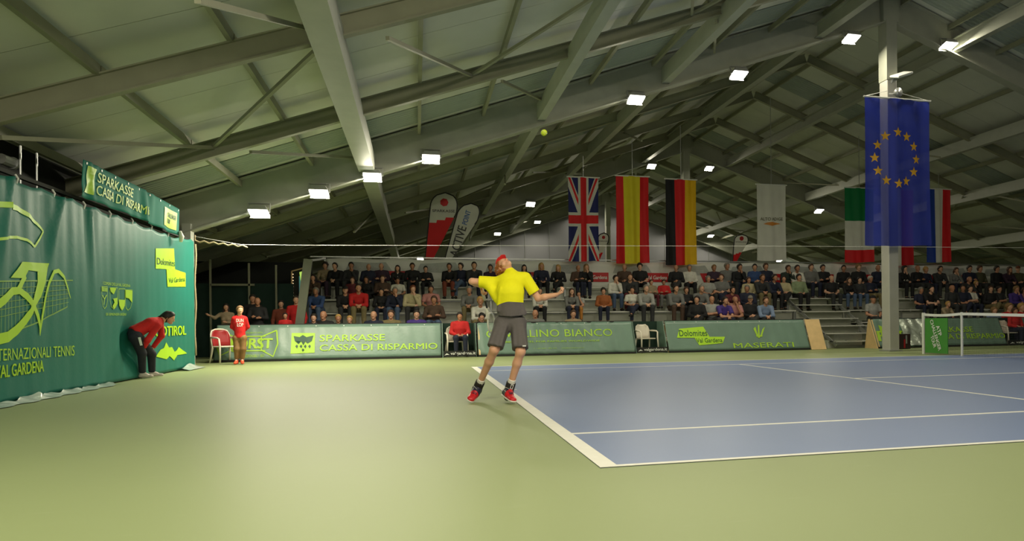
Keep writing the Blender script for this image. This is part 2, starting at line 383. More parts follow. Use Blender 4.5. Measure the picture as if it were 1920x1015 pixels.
# ================================================================ CURTAIN ON THE LEFT
CX = -5.9
def fold(y, z):
    a = .25+.75*max(0, min(1, (z-.6)/1.8))*max(0, min(1, (11.5-y)/4))
    s_ = .010*math.sin(y*9+1.5*math.sin(z*.8))+.007*math.sin(y*21+z*.6)+.012*math.sin(y*3.3+z*.9)
    for yc, zc, dr in ((7.15, 2.8, .34), (8.05, 2.8, -.12), (5.9, 2.8, .25)):      # big creases hanging from the hooks
        t = (zc-z); c = yc-dr*t; s_ += .075*math.exp(-((y-c)/(.05+.05*t))**2)*math.exp(-t*.55)
    s_ = a*s_
    return s_-.17*math.exp(-((y-9.62)/.30)**2)*math.exp(-((z-.68)/.36)**2)
def ctf(off0):
    def fn(v, z, off): return (CX+fold(v, z)+off0+off, v, z)
    return fn
fc = ctf(0)
cur = empty('court_curtain', (CX, 9, 0), 'big green vinyl backdrop curtain with lime tennis logo and lettering, left of court', 'curtain')
PX = lambda x, y: tuple(at(x, y, 0, CX)[1:])
def top(y): return 2.78+.05*abs(math.sin((y-5.9)*1.25*math.pi))*-1+ (0.06 if y > 12.5 else 0)
Y0c, Y1c = 1.0, 13.32
def sheet(v, z, off): return fc(v, z*(top(v)-.02)/2.78+.02, 0)
sh = cloth('sheet', Y0c, Y1c, 0, 2.78, 260, 44, sheet, GREENB, cur, thick=.004)
# crumpled clear hem on the floor
hem = mat('clear_plastic_hem', (.42, .50, .45), .2, .2, 8)
def hemf(v, z, off):
    lift = .10*math.exp(-((v-6.3)/.35)**2)+.05*math.exp(-((v-7.2)/.2)**2)+.035*math.sin(v*14)**2
    return (CX+.03+.16*z+.03*math.sin(v*11+z*5)+fold(v, 0), v, .010+(1-z)*(.03+lift*.45)*(.8+.2*math.sin(v*17)))
cloth('hem', 5.0, 8.6, 0, 1, 120, 4, hemf, hem, cur)
cloth('hem', 12.1, 13.3, 0, 1, 40, 4, lambda v, z, o: (CX+.03+.2*z, v, .015+(1-z)*(.07+.04*math.sin(v*6))), hem, cur)
for k, y in enumerate(np.arange(5.1, 13.3, .93)):
    MB().tube([(CX+.0, y, top(y)-.04), (CX+.02, y, top(y)+.02), (CX-.01, y, top(y)+.07)], .012, 6).build('hook', WHITEM, cur)
def dp(name, polys, m=LIME, L=.12, off=.012): return decal(name, polys, fc, m, cur, L, off)
# emblem (image coordinates mapped onto the curtain's plane)
P = lambda pts: [PX(x, y) for x, y in pts]
def strokep(pts, wd): return stroke(P(pts), wd)
arc1 = [(-70, 415), (-40, 392), (-10, 383), (12, 384), (32, 391), (52, 404), (70, 420), (83, 434)]
dp('emblem', strokep(arc1, [.06, .06, .07, .07, .065, .055, .04, .03])+strokep([(83, 434), (66, 463)], .03)+
   strokep([(-60, 480), (-25, 452), (10, 445), (30, 445), (48, 450), (66, 463)], .035), off=.012)
dp('emblem', [P([(18, 521), (40, 491), (88, 494), (84, 511), (50, 507), (44, 522)])]+[P([(44, 512), (47, 522), (38, 541), (28, 541)])]+
   [P([(70, 508), (87, 496), (82, 530), (74, 557), (60, 584), (56, 572), (64, 550), (70, 530)])]+
   strokep([(62, 570), (56, 584), (44, 602), (28, 620), (12, 632), (-20, 640), (-60, 640)], [.09, .09, .11, .12, .13, .13, .13])+
   strokep([(-60, 600), (-20, 580), (4, 562), (22, 546), (34, 545), (48, 556), (62, 575)], [.11, .11, .11, .10, .09, .09, .09])+
   strokep([(62, 575), (68, 592), (72, 612), (72, 630)], [.08, .07, .05, .01])+
   strokep([(72, 630), (76, 595), (82, 560), (90, 530), (98, 510), (108, 508), (118, 520), (126, 540), (131, 560)], [.01, .05, .06, .06, .06, .06, .05, .035, .01]), off=.014)
dp('emblem_net', strokep([(-40, 528), (134, 526)], .018)+strokep([(20, 624), (70, 604), (126, 575)], .018)+
   sum([strokep([(x, 528), (x, 575+(126-x)*.47-abs(x-70)*.02)], .008) for x in range(-8, 130, 7)], [])+
   sum([strokep([(-20, 528+k*14), (128, 527+k*8)], .007) for k in range(1, 6)], []), mat('lime_thin_print', s2l(120, 165, 70), .5), off=.011)
def tcur(s, x0, x1, yb0, yb1, h, bold=0, m=LIME, name='lettering'):
    """lettering whose baseline runs from pixel (x0,yb0) to (x1,yb1) on the curtain"""
    a, b = PX(x0, yb0), PX(x1, yb1)
    def fn(u, v, off): y = a[0]+(b[0]-a[0])*u; z = a[1]+(b[1]-a[1])*u+v; return fc(y, z, off)
    return text(s, (0, 0, 1, h), fn, m, cur, bold, .12/(b[0]-a[0]) if 0 else None, .012, name)
tcur('INTERNAZIONALI TENNIS', -24, 138, 679, 667, .145)
tcur('VAL GARDENA', -11, 80, 711, 697, .15, .025)
tcur('I COMUNI DELLA VAL GARDENA', 192, 242, 534, 539, .05)
tcur('DE GEMEINDEN GRÖDENS', 198, 239, 592, 592, .05)
# four town shields
for k, (x, yt, yb_) in enumerate(((195, 538, 579), (212, 540, 580), (227, 542, 582), (240, 544, 582))):
    a, b = PX(x-6, yt), PX(x+6, yt); c = PX(x, yb_); wy = b[0]-a[0]; mid = (a[0]+b[0])/2
    out = [(a[0], a[1]), (b[0], b[1]), (b[0], (a[1]+c[1])/2-.03), (mid+wy*.3, c[1]+.04), (mid, c[1]), (mid-wy*.3, c[1]+.04), (a[0], (a[1]+c[1])/2-.03)]
    dp('shield_outline', stroke(out+[out[0]], .010), L=None)
    zt_, zm = a[1], (a[1]+c[1])/2
    if k == 0: fills = [quad(a[0]+i*wy/5, zt_-.07, a[0]+(i+.6)*wy/5, zt_-.005) for i in range(5)]+stroke([(a[0]+.03, zm+.04), (mid, zm-.02), (b[0]-.04, zm+.05)], .02)+stroke([(mid, zm), (mid-.03, c[1]+.06)], .02)
    elif k == 1: fills = [[(a[0], zt_), (b[0]-.05, zt_), (mid, zt_-.10), (a[0]+.03, zt_-.06)], [(mid-.02, zm), (b[0], zm+.02), (b[0], zm-.08), (mid, c[1]), (mid-.04, c[1]+.05), (mid+.02, zm-.06)]]
    elif k == 2: fills = [[(a[0], zm), (b[0], zm), (b[0]-.01, zm-.1), (mid, c[1]), (a[0]+.01, zm-.1)]]
    else: fills = [[(a[0], zt_), (b[0], zt_), (b[0], zm-.04), (mid, zm+.03), (a[0]+.01, zm+.04)]]
    dp('shield_field', fills, L=None, off=.014)
dp('sign_field', [P([(291, 466), (325, 466), (327, 505), (347, 512), (347, 538), (313, 538), (311, 505), (291, 504)])], off=.012)
DT = mat('dark_print', s2l(20, 70, 50), .5)
tcur('Dolomites', 293, 326, 496, 500, .13, 0, DT).location.x = .004
tcur('Val Gardena', 315, 345, 531, 528, .10, 0, DT).location.x = .004
tcur('SÜDTIROL', 283, 348, 632, 628, .235, .03)
dp('mountain_mark', [P([(292, 669), (300, 656), (306, 653), (310, 642), (316, 652), (321, 651), (326, 660), (330, 657), (334, 651), (350, 663), (340, 665), (331, 666), (325, 676), (317, 668), (311, 674)])])
localize(cur)
# top rail, wires and cable
tr = MB().box((CX-.12, 7.2, 2.86), (.05, 12.2, .05)).build('curtain_rail', DARK); tag(tr, 'dark rail carrying the green curtain under the eave', 'rail')
wire = MB().tube([(CX, 13.3, 2.93), (-5.0, 13.5, 2.78), at(560, 460, 1, 13.6), at(1500, 462, 1, 13.2), at(1960, 465, 1, 13.2)], .0035, 5).build('wire', WHITEM)
tag(wire, 'thin steel wire stretched across the hall from the curtain end', 'wire')
rp = MB()
rp.tube([(CX+.02, 13.36, 2.95)]+[tuple(at(365+9*k, 452+1.0*k, 1, 13.5)+V(0, 0, .02*(-1)**k)) for k in range(12)], .018, 6)
rp.tube([tuple(at(366+1.2*math.sin(k*1.3), 458+k*19, 1, 13.38)) for k in range(12)], .022, 6)
tag(rp.build('rope', mat('hemp_rope', (.42, .33, .2), .9), smooth=True), 'knotted rope hanging down the right edge of the green curtain', 'rope')
for k, (x, z) in enumerate(((38, 300), (69, 330), (12, 300))):
    a = at(x, z, 0, -6.3); 
    if k < 2: tag(MB().tube([(a[0], a[1], 3.4), (a[0], a[1], 2.8)], .015, 6).build('cable', CHROME), 'grey hanging cable above the curtain rail, %s' % ('thinner one' if k else 'left one'), 'cable')
P0 = at(20, 305, 0, -6.4)
sp = MB().tube([P0+V(0, -.25, 0), P0+V(0, .02, 0)], .07, 10).tube([P0+V(0, .02, 0), P0+V(0, .07, 0)], .085, 10); tag(sp.build('wall_speaker', CHROME), 'small round grey speaker in the dark eave above the curtain', 'speaker')

# sponsor banner above the curtain
SBX = -5.82
u0, u1 = 7.55, 11.9
def sbf(v, z, off):
    t = (v-u0)/(u1-u0); zt_ = 3.36-.16*t*0; zb_ = 2.83
    w = .03*math.sin(v*7)*(1-z)+.03*math.exp(-((v-7.75-.25*(1-z))/.08)**2)+.025*math.sin(v*15+z*3)*max(0, 1-abs(v-10.1)/.6)+.02*math.exp(-((v-8.0+.5*(1-z))/.07)**2)
    return (SBX+w+off+.05*z, v, zb_+(zt_-zb_)*z-.10*max(0, 1-abs(v-10.3)/1.4)*(1-z)*0-.08*max(0, t-.5)*1.2)
sb = empty('sponsor_banner', (SBX, 9.7, 2.83), 'green sponsor banner with lime lettering hung above the big curtain', 'banner')
cloth('sheet', u0, u1, 0, 1, 120, 12, sbf, mat('banner_vinyl_dull', (.010, .17, .13), .75, .06, .9, spec=.2), sb, thick=.004)
text('SPARKASSE', (8.05, .56, 9.45, .84), sbf, LIMEB, sb, .01, None, .012, 'lettering')
text('CASSA DI RISPARMIO', (8.05, .20, 10.3, .48), sbf, LIMEB, sb, .01, None, .012, 'lettering')
decal('logo_field', [quad(7.68, .15, 7.95, .88)], sbf, LIMEB, sb, .08, .012)
decal('sign_field', [quad(11.0, .14, 11.75, .80)], sbf, LIME, sb, .1, .012)
text('CHALLENGER', (11.2, .50, 11.7, .66), sbf, DT, sb, .01, None, .018); text('TOUR', (11.2, .28, 11.42, .44), sbf, DT, sb, .01, None, .018)
for k in range(9): decal('eyelet', [ellipse(u0+.1+k*.52, .93, .02, .035, 8)], sbf, WHITEM, sb, None, .012)
MB().tube([sbf(u1-.02, .15, .03), sbf(u1+.03, -.05, .05), sbf(u1+.02, -.25, .04)], [.03, .05, .03], 7).build('cord_bundle', WHITEM, sb, True)

localize(sb)

# ================================================================ COURTSIDE BANNERS
BY, BH, BL = 15.6, .94, .42             # foot line, height, lean back
def bf(wave, y0=BY):
    def fn(x, z, off):
        w = wave*(.5*math.sin(x*8)+.35*math.sin(x*19+z*2)+.5*math.exp(-((math.fmod(x*.6+z*.5+20, 1)-.5)/.07)**2))
        return (x, y0+BL*z/BH-w-off*.92, z+off*.4)
    return fn
def barrier(x0, x1, label, fn, cover=GREEND, y0=BY, side=True):
    e = empty('banner_stand', ((x0+x1)/2, y0, 0), label, 'banner', 'slanted advertising banners along the far side of the court')
    def put(o): o.data.transform(Matrix.Translation((-(x0+x1)/2, -y0, 0))); return o
    put(cloth('sheet', x0, x1, .05, BH, int((x1-x0)*22), 10, fn, cover, e, thick=.004))
    n = max(2, int((x1-x0)/1.3))
    for k in range(n+1):
        x = x0+.04+(x1-x0-.08)*k/n
        put(MB().beam((x, y0+.05, .03), (x, y0+BL+.03, BH-.02), .04, .04).beam((x, y0+BL+.04, BH-.02), (x, y0+BL+.25, .01), .04, .04).beam((x, y0+.05, .03), (x, y0+BL+.25, .03), .04, .04).build('support', WOOD, e))
    put(MB().beam((x0, y0+BL+.03, BH), (x1, y0+BL+.03, BH), .04, .04).beam((x0, y0+.02, .03), (x1, y0+.02, .03), .05, .05).build('rail', BLACK, e))
    for k in range(int((x1-x0)/.7)):
        put(decal('eyelet', [ellipse(x0+.3+k*.7, .90, .013, .013, 8)], fn, WHITEM, e, None, .012))
    return e, put
bx = lambda x: at(x, 0, 1, BY)[0]
def onb(x, y):                      # pixel -> (x,z) on the slanted banner plane
    yy = BY+.2
    for _ in range(8):
        P = at(x, y, 1, yy); yy = BY+BL*P[2]/BH
    return P[0], P[2]
def btext(s, x0, ya, x1, yb_, fn, e, put, bold=0, m=LIMEB, name='lettering'):
    a, b = onb(x0, ya), onb(x1, yb_); return put(text(s, (a[0], a[1], b[0], b[1]), fn, m, e, bold, None, .012, name))
def bpoly(name, pl, fn, e, put, m=LIMEB, off=.012): return put(decal(name, [[onb(*p) for p in q] for q in pl], fn, m, e, .15, off))
# banner 1
f1 = bf(.012)
x0 = onb(404, 640)[0]; x1 = onb(827, 640)[0]
e, put = barrier(x0, x1, 'long green banner with lime eagle square, behind the standing child', f1)
for w_ in ([(407, 617), (436, 631), (436, 656), (412, 668), (404, 640), (407, 617)], [(519, 620), (490, 632), (490, 657), (512, 669), (521, 645), (519, 620)]):
    put(decal('logo_wing', stroke([onb(*p) for p in w_], .035), f1, LIMEB, e, .15, .010))
for w_ in ([(434, 631), (498, 630), (498, 632), (434, 633)], [(434, 658), (498, 657), (498, 659), (434, 660)]): bpoly('logo_bar', [w_], f1, e, put, LIMEB)
btext('FORST', 430, 655, 512, 635, f1, e, put, .05)
btext('CELEBRATE WITH', 462, 626, 492, 623, f1, e, put, 0, LIMEB, 'small_print'); btext('RESPONSIBLY 1857', 458, 671, 496, 665, f1, e, put, 0, LIMEB, 'small_print')
bpoly('eagle_square', [[(545, 664), (547, 625), (591, 625), (590, 662)]], f1, e, put, LIMEB)
bpoly('eagle_mark', [[(551, 631), (562, 633), (568, 629), (575, 633), (588, 630), (585, 640), (577, 645), (573, 641), (569, 648), (565, 641), (560, 646), (553, 640)]]+[[(555+8*k-1, 650), (555+8*k+2, 647), (555+8*k+4, 650), (555+8*k+2, 654)] for k in range(4)]+[[(566, 657), (568, 654), (571, 657), (568, 660)]], f1, e, put, DT, .02)
btext('SPARKASSE', 599, 641, 722, 627, f1, e, put, .02); btext('CASSA DI RISPARMIO', 599, 659, 820, 643.5, f1, e, put, .02)
# recesses with chairs
def recess(xa, xb, label):
    xm = (xa+xb)/2; e = empty('umpire_box', (xm, BY, 0), label, 'booth', 'dark recesses between the banners')
    wd = xb-xa
    MB().box((0, .95, .47), (wd, .03, .94)).build('back_cloth', mat('recess_green', s2l(10, 44, 32), .7), e)
    for s_ in (-1, 1):
        MB().prism([(0, 0), (BL, BH), (.95, BH), (.95, 0)], (s_*(wd/2-.01)-.01, 0, 0), (0, 1, 0), (0, 0, 1), (.02, 0, 0)).build('side_cloth', GREEND, e)
    MB().box((0, -.01, .10), (wd-.04, .03, .16)).build('name_board', BLACK, e)
    g = lambda u, v, off: (u, -.025-off, v)
    text('valgardena.it', (-wd*.27, .05, wd*.46, .155), g, WHITEP, e, .02)
    decal('red_mark', [[(-wd*.45, .06), (-wd*.38, .12), (-wd*.30, .075), (-wd*.38, .08)]], g, WHITEP, e, None, .006)
    return e
def plastic_chair(P, rz, label, m=PLAST, pad=None, s=1.0):
    e = empty('plastic_chair', P, label, 'chair'); e.rotation_euler[2] = rz; e.scale = (s, s, s)
    mb = MB(); mb.prism([(-.22, -.20), (.22, -.20), (.24, .18), (-.24, .18)], (0, 0, .41), (1, 0, 0), (0, 1, 0), (0, 0, .03)); mb.build('seat', m, e, bevel=.012)
    bk = MB(); vs = []; rows = [(.40, .22, .20), (.55, .23, .225), (.70, .235, .26), (.80, .20, .285), (.845, .12, .295)]
    for z, hw, y in rows:
        for k in range(9):
            t = k/8*2-1; vs.append((hw*t, y-.05*t*t, z))
    fs = [(i*9+k, i*9+k+1, (i+1)*9+k+1, (i+1)*9+k) for i in range(4) for k in range(8)]
    bk.add(vs, fs); o = bk.build('backrest', m if pad is None else pad, e, True)
    sm = o.modifiers.new('t', 'SOLIDIFY'); sm.thickness = .02
    if pad is not None:
        MB().tube([(-.23, .20, .42), (-.245, .225, .60), (-.24, .25, .74), (-.20, .28, .83), (-.10, .29, .865), (0, .295, .87), (.10, .29, .865), (.20, .28, .83), (.24, .25, .74), (.245, .225, .60), (.23, .20, .42)], .022, 8).build('back_rim', m, e, True)
    for sx in (-1, 1):
        MB().tube([(sx*.24, .24, .66), (sx*.28, .10, .66), (sx*.285, -.12, .65), (sx*.28, -.20, .62), (sx*.27, -.22, .45), (sx*.29, -.26, .0)], [.018, .024, .024, .022, .024, .02], 8).build('armrest_and_front_leg', m, e, True)
        MB().tube([(sx*.22, .18, .43), (sx*.26, .27, .0)], [.028, .02], 8).build('leg', m, e, True)
    return e
ra, rb_ = onb(829, 640)[0], onb(893, 640)[0]
recess(ra, rb_, 'dark recess where a person in a red jacket sits')
plastic_chair(((ra+rb_)/2-.08, BY+.42, 0), .15, 'white plastic garden chair under the seated person in red')
f2 = bf(.034); x0 = onb(896, 640)[0]; x1 = onb(1189, 640)[0]
e, put = barrier(x0, x1, 'creased green banner with thin lime hotel lettering, behind the player', f2)
btext('CAVALLINO BIANCO', 912, 634, 1147, 617, f2, e, put, 0)
btext('BEST HOTEL FOR FAMILIES WORLDWIDE', 948, 643.5, 1124, 637.5, f2, e, put, .02)
btext('T. +39 0471 783 333      cavallino-bianco.com', 1000, 655, 1095, 651.5, f2, e, put, 0, LIMEB, 'small_print')
ra, rb_ = onb(1190, 640)[0], onb(1249, 640)[0]
recess(ra, rb_, 'dark recess holding an empty white plastic chair')
plastic_chair(((ra+rb_)/2-.06, BY+.40, 0), .2, 'empty white plastic armchair in the dark recess')
f3 = bf(.010); x0 = onb(1252, 640)[0]; x1 = onb(1516, 640)[0]
e, put = barrier(x0, x1, 'green banner with lime parallelogram sign and trident mark, left of the wood panel', f3)
bpoly('sign_field', [[(1269, 634), (1273, 617), (1318, 613), (1330, 632), (1359, 632), (1355, 644), (1311, 648), (1302, 634)]], f3, e, put, LIME)
btext('Dolomites', 1274, 631, 1324, 619, f3, e, put, 0, DT).location.y -= .008
btext('Val Gardena', 1306, 643, 1353, 634, f3, e, put, 0, DT).location.y -= .008
btext('MASERATI', 1376, 653.5, 1487, 642, f3, e, put, .01)
TR = [[(1412, 617), (1416, 613), (1418, 620), (1422, 631), (1419, 631)], [(1421, 611), (1423, 609), (1425, 634), (1421, 634)], [(1434, 613), (1429, 618), (1425, 632), (1428, 632)], [(1417, 629), (1430, 629), (1429, 632), (1418, 632)]]
bpoly('trident_mark', TR, f3, e, put)
wp = empty('wood_panel', (onb(1530, 640)[0], BY, 0), 'slanted bare plywood panel at the right end of the banners', 'panel')
o = MB().prism([(onb(1517, 640)[0]+.02, 0.0), (onb(1546, 640)[0]+.0, 0.0), (onb(1546, 640)[0], 1), (onb(1517, 640)[0]+.02, 1)], (0, BY, 0.01), (1, 0, 0), (0, BL, BH), (0, .02, -.01)).build('board', WOOD, wp); o.data.transform(Matrix.Translation((-wp.location.x, -BY, 0)))
o = MB().beam((onb(1532, 640)[0], BY+BL+.03, BH-.03), (onb(1532, 640)[0], BY+BL+.25, .02), .04, .04).build('support', WOOD, wp); o.data.transform(Matrix.Translation((-wp.location.x, -BY, 0)))
# second group beyond the pillar
f4 = bf(.05, 15.45); x0 = at(1640, 0, 1, 15.5)[0]; x1 = at(1762, 0, 1, 15.5)[0]
SILV = mat('silver_sheen', (.50, .55, .48), .18, .5, 3, metal=.35, bump=1.0, bscale=5)  # silvery colour stands for the lit sheen of the crumpled banner
e, put = barrier(x0, x1, 'crumpled shiny banner with lime logo, half hidden by the pillar', f4, GREEND, 15.45)
onb4 = onb
bpoly('logo_frame', [[(1641, 610), (1660, 618), (1660, 642), (1650, 641)]], f4, e, put, LIMEB)
btext('FORST', 1643, 640, 1730, 620, f4, e, put, .04)
put(cloth('silver_sheen', x0+1.0, x1, .08, BH-.02, 60, 14, lambda x, z, o_: tuple(V(*f4(x, z, .03))+V(0, -.05*abs(math.sin(x*9+z*7)), 0)), SILV, e))  # pale sheet laid over the banner to paint its lit sheen
put(decal('logo_field', [quad(x1-.62, .25, x1-.22, .72)], f4, LIMEB, e, .1, .12))
put(MB().prism([(0, 0), (BL, BH), (BL+.06, BH), (BL+.25, 0)], (x0-.06, 15.45, .0), (0, 1, 0), (0, 0, 1), (.03, 0, 0)).build('end_board', WOOD, e))
f5 = bf(.012); x0 = at(1768, 0, 1, BY)[0]; x1 = at(1883, 0, 1, BY)[0]
e, put = barrier(x0, x1, 'green banner with lime bank lettering, seen behind the tennis net', f5)
btext('SPARKASSE', 1744, 624, 1822, 613, f5, e, put, .02); btext('CASSA DI RISPARMIO', 1744, 637, 1882, 625, f5, e, put, .02)
ra, rb_ = onb(1886, 640)[0], onb(1950, 640)[0]
recess(ra, rb_, 'dark recess behind the net at the right picture edge')
plastic_chair(((ra+rb_)/2-.25, BY+.42, 0), .1, 'white plastic chair behind the net, under the seated child in red')

# drinks cooler by the pillar
P = at(1696, 655, 2, 0)
ck = empty('drinks_cooler', (P[0], 14.9, 0), 'small black drinks cooler with red stripe, right of the pillar', 'cooler')
MB().box((0, 0, .24), (.40, .38, .46)).build('cabinet', mat('cooler_black', (.03, .015, .015), .35), ck, bevel=.01)
MB().box((-.02, -.195, .17), (.05, .012, .27)).build('red_stripe', REDP, ck); MB().box((.045, -.195, .30), (.05, .012, .26)).build('pale_stripe', CHROME, ck)

# ================================================================ NET
NX = 11.885
nt = empty('tennis_net', (NX, 5.485, 0), 'tennis net with white tape and posts at the right edge', 'net')
def nloc(o): o.data.transform(Matrix.Translation((-NX, -5.485, 0))); return o
def ntop(y): return .914+.156*min(1, abs(y-5.485)/5.03) if abs(y-5.485) < 5.03 else 1.07-.03*math.sin(math.pi*min(1, (abs(y-5.485)-5.03)/1.37))
m = MB()
for k in range(285):
    y = -.90+k*.045
    if y < 11.86: m.box((NX, y, ntop(y)/2), (.002, .0022, ntop(y)-.04))
for j in range(22):
    z = .03+j*.045
    m.box((NX, 5.485, z), (.002, 12.75, .0022))
nm_ = nloc(m.build('mesh', mat('net_black', (.02, .02, .02), .8), nt)); nm_['kind'] = 'stuff'
yy = np.linspace(-.9, 11.88, 60)
m = MB()
for a, b in zip(yy[:-1], yy[1:]): m.beam((NX, a, ntop(a)-.03), (NX, b, ntop(b)-.03), .03, .065)
nloc(m.build('tape', WHITEP, nt))
for y, n_ in ((11.884, 'post'), (-.914, 'post')): nloc(MB().tube([(NX, y, 0), (NX, y, 1.09)], .045, 14).build(n_, WHITEM, nt, bevel=0))
for y in (10.514, .456): nloc(MB().tube([(NX, y, 0), (NX, y, 1.08)], .03, 10).build('singles_stick', WHITEM, nt))
nloc(MB().box((NX, 5.485, .46), (.02, .05, .92)).build('centre_strap', WHITEP, nt))
nb = empty('net_board', (NX-.05, 11.35, 0), 'green sign board with white lettering hung at the net post', 'sign')
MB().box((0, 0, .49), (.02, .82, .90)).build('board', mat('sign_green', s2l(70, 140, 58), .45, .03), nb)
def nbf(u, v, off):          # letters run down the board, tilted
    a = math.radians(-68); x, z = u*math.cos(a)-v*math.sin(a), u*math.sin(a)+v*math.cos(a)
    return (-.012-off, -(x-.0), .49+z)
text('ATP', (-.22, .10, .06, .22), nbf, WHITEP, nb, .03); text('CHALLENGER', (-.44, -.05, .40, .06), nbf, WHITEP, nb, .03); text('TOUR', (-.05, -.19, .27, -.08), nbf, WHITEP, nb, .03)

# ================================================================ GRANDSTAND
NR = 5
SY = [17+.8*i for i in range(NR)]; SZ = [.41+.437*i for i in range(NR)]
def stand(x0, x1, label, gaps=()):
    e = empty('grandstand', ((x0+x1)/2, 17, 0), label, 'grandstand', 'bleacher stands along the court'); cx = (x0+x1)/2
    n = round((x1-x0)/2.5); L = (x1-x0)/n
    for i in range(NR):
        for k in range(n):
            xc = x0+L*(k+.5)-cx
            MB().box((xc, SY[i]-17, SZ[i]-.02), (L-.02, .30, .04)).build('seat_plank', ALU, e)
            MB().box((xc, SY[i]-17+.42-.8, SZ[i]-.437-.015), (L-.02, .36, .03)).build('foot_board', ALU, e) if i else None
            MB().box((xc, SY[i]-17+.16, SZ[i]-.24), (L-.02, .02, .32)).build('riser', RISER, e)
    for k in range(n+1):
        x = x0+L*k-cx; m = MB()
        m.beam((x, -.2, .05), (x, SY[-1]-17+.5, SZ[-1]-.3), .05, .08)
        for yy_, zz_ in [(SY[i]-17, SZ[i]-.04) for i in range(NR)]+[(SY[-1]-17+.88, 3.1)]: MB().box((x, yy_, zz_/2), (.05, .05, zz_)).build('support_post', CHROME, e)
        m.build('support_frame', CHROME, e)
    MB().beam((x0-cx, SY[-1]-17+.88, 2.9), (x1-cx, SY[-1]-17+.88, 2.9), .04, .04).build('back_rail', CHROME, e)
    return e
XA0, XA1, XB0, XB1 = -4.05, 11.9, 13.95, 28.0
stand(XA0, XA1, 'long aluminium bleacher stand full of spectators, left of the pillar')
stand(XB0, XB1, 'bleacher stand behind the net, right of the pillar')
# access steps between the stands
st = empty('access_steps', ((XA1+XB0)/2, 17.0, 0), 'metal steps between the two stands beside the pillar', 'steps')
for i in range(7):
    MB().box((0, -.6+i*.5, .22+.25*i), (XB0-XA1-.2, .5, .03)).build('tread', ALU, st); MB().box((0, -.35+i*.5, .10+.25*i), (XB0-XA1-.2, .02, .22)).build('riser', RISER, st)
for x in (-.9, .9): MB().beam((x, -.8, .1), (x, 2.4, 1.75), .05, .1).build('stringer', CHROME, st)
gm = MB()
for k in range(30): gm.box((-1.0+k*.035, -.85, .28), (.006, .006, .35))
for k in range(9): gm.box((-.5, -.85, .12+k*.04), (1.05, .006, .006))
o = gm.build('wire_guard', CHROME, st); o['kind'] = 'stuff'
# side post of the stand
sd = empty('stand_side', (XA0-.1, 18, 0), 'grey-green slanting side post closing the left end of the stand', 'post')
MB().beam((-.15, -1.55, 0), (.20, -1.5, 2.72), .22, .10, (0, 1, 0)).build('post', mat('dark_olive_steel', (.09, .095, .07), .6), sd)
MB().beam((.18, -1.5, 2.68), (.15, 2.6, 3.1), .06, .06).build('side_rail', CHROME, sd)
MB().prism([(-1.2, 0), (-1.2, .9), (2.6, 2.7), (2.6, 0)], (-.04, 0, 0), (0, 1, 0), (0, 0, 1), (.015, 0, 0)).build('side_sheet', mat('side_sheet', (.05, .06, .05), .7), sd)
# back banner
BBY = 20.98
bb = empty('back_banner', (11.7, BBY, 2.2), 'long pale banner with red and grey printed signs behind the top row', 'banner')
def bbf(x, z, off):
    sag = .04*math.sin(x*1.9)**2
    return (x-11.7, .012*math.sin(x*5)+.008*math.sin(x*13)-off, z-sag*(z > 2.9)-2.2)
cloth('sheet', -4.0, 28.0, 2.1, 3.17, 320, 6, bbf, mat('pale_banner', (.74, .74, .70), .55, .04, .8), bb, thick=.003)
GRP = mat('grey_print', (.42, .44, .42), .6); REDPR = mat('red_print', s2l(190, 30, 36), .5)
x = -3.4; k = 0
while x < 27:
    decal('grey_sign', [[(x, 2.72), (x+1.55, 2.66), (x+1.30, 3.06), (x+.12, 3.04)]], bbf, GRP, bb, .3, .012)
    text('Dolomites', (x+.25, 2.76, x+1.25, 2.92), bbf, mat('pale_grey_print', (.5, .5, .48), .6), bb, 0, None, .02)
    decal('red_sign', [[(x+1.10, 2.74), (x+2.15, 2.74), (x+2.15, 2.40), (x+1.25, 2.40)]], bbf, REDPR, bb, .3, .020)
    text('Val Gardena', (x+1.3, 2.50, x+2.1, 2.64), bbf, WHITEP, bb, .02, None, .028)
    x += 2.32
tag(MB().box((11.7, BBY+.03, 3.2), (32.4, .03, .04)).build('banner_rail', CHROME), 'thin rail along the top edge of the pale back banner', 'rail')

# ================================================================ FLAGS
def flag(name, x0, x1, yt, yb_, Y, label, cf, mats, wave=.05, nu=60, nv=120, tmat=None, cable=True):
    P = at((x0+x1)/2, yt, 1, Y); A = at(x0, yt, 1, Y); B = at(x1, yt, 1, Y); b = at((x0+x1)/2, yb_, 1, Y)
    W = B[0]-A[0]; H = P[2]-b[2]
    e = empty(name, (P[0], Y, P[2]), label, 'flag', 'flags hanging from the roof')
    def fn(u, v, off):      # u 0..1 across, v 0..1 up
        s_ = .6+.4*(1-v); return (W*(u-.5)*(1-.03*math.sin(3.1*(1-v))), wave*s_*(math.sin(u*9+1.5*(1-v))+.5*math.sin(u*21+2*v))-off, -H*(1-v)-.02*(1-v)*math.sin(u*5))
    c = cloth('cloth', 0, 1, 0, 1, nu, nv, fn, mats, e, cf)
    MB().tube([(-W/2-.05, 0, .01), (W/2+.05, 0, .01)], .025, 8).build('rod', WHITEM, e)
    if cable:
        zr = min(zb(P[0])-P[2], 3.4)
        if zr > .1: MB().tube([(0, 0, .01), (0, 0, zr)], .012, 5).build('cable', CHROME, e)
    return e, fn, W, H
F = lambda n, r, g, b: mat('flag_'+n, s2l(r, g, b), .7, .04, 3, trans=.25)
RED, YEL, BLK, BLU, WHT, GRN = F('red', 205, 30, 36), F('yellow', 222, 176, 20), F('black', 22, 22, 26), F('blue', 28, 36, 120), F('white', 200, 200, 192), F('green', 10, 110, 60)
YEL2 = F('yellow2', 214, 200, 40); NAVY = F('navy', 30, 36, 96)
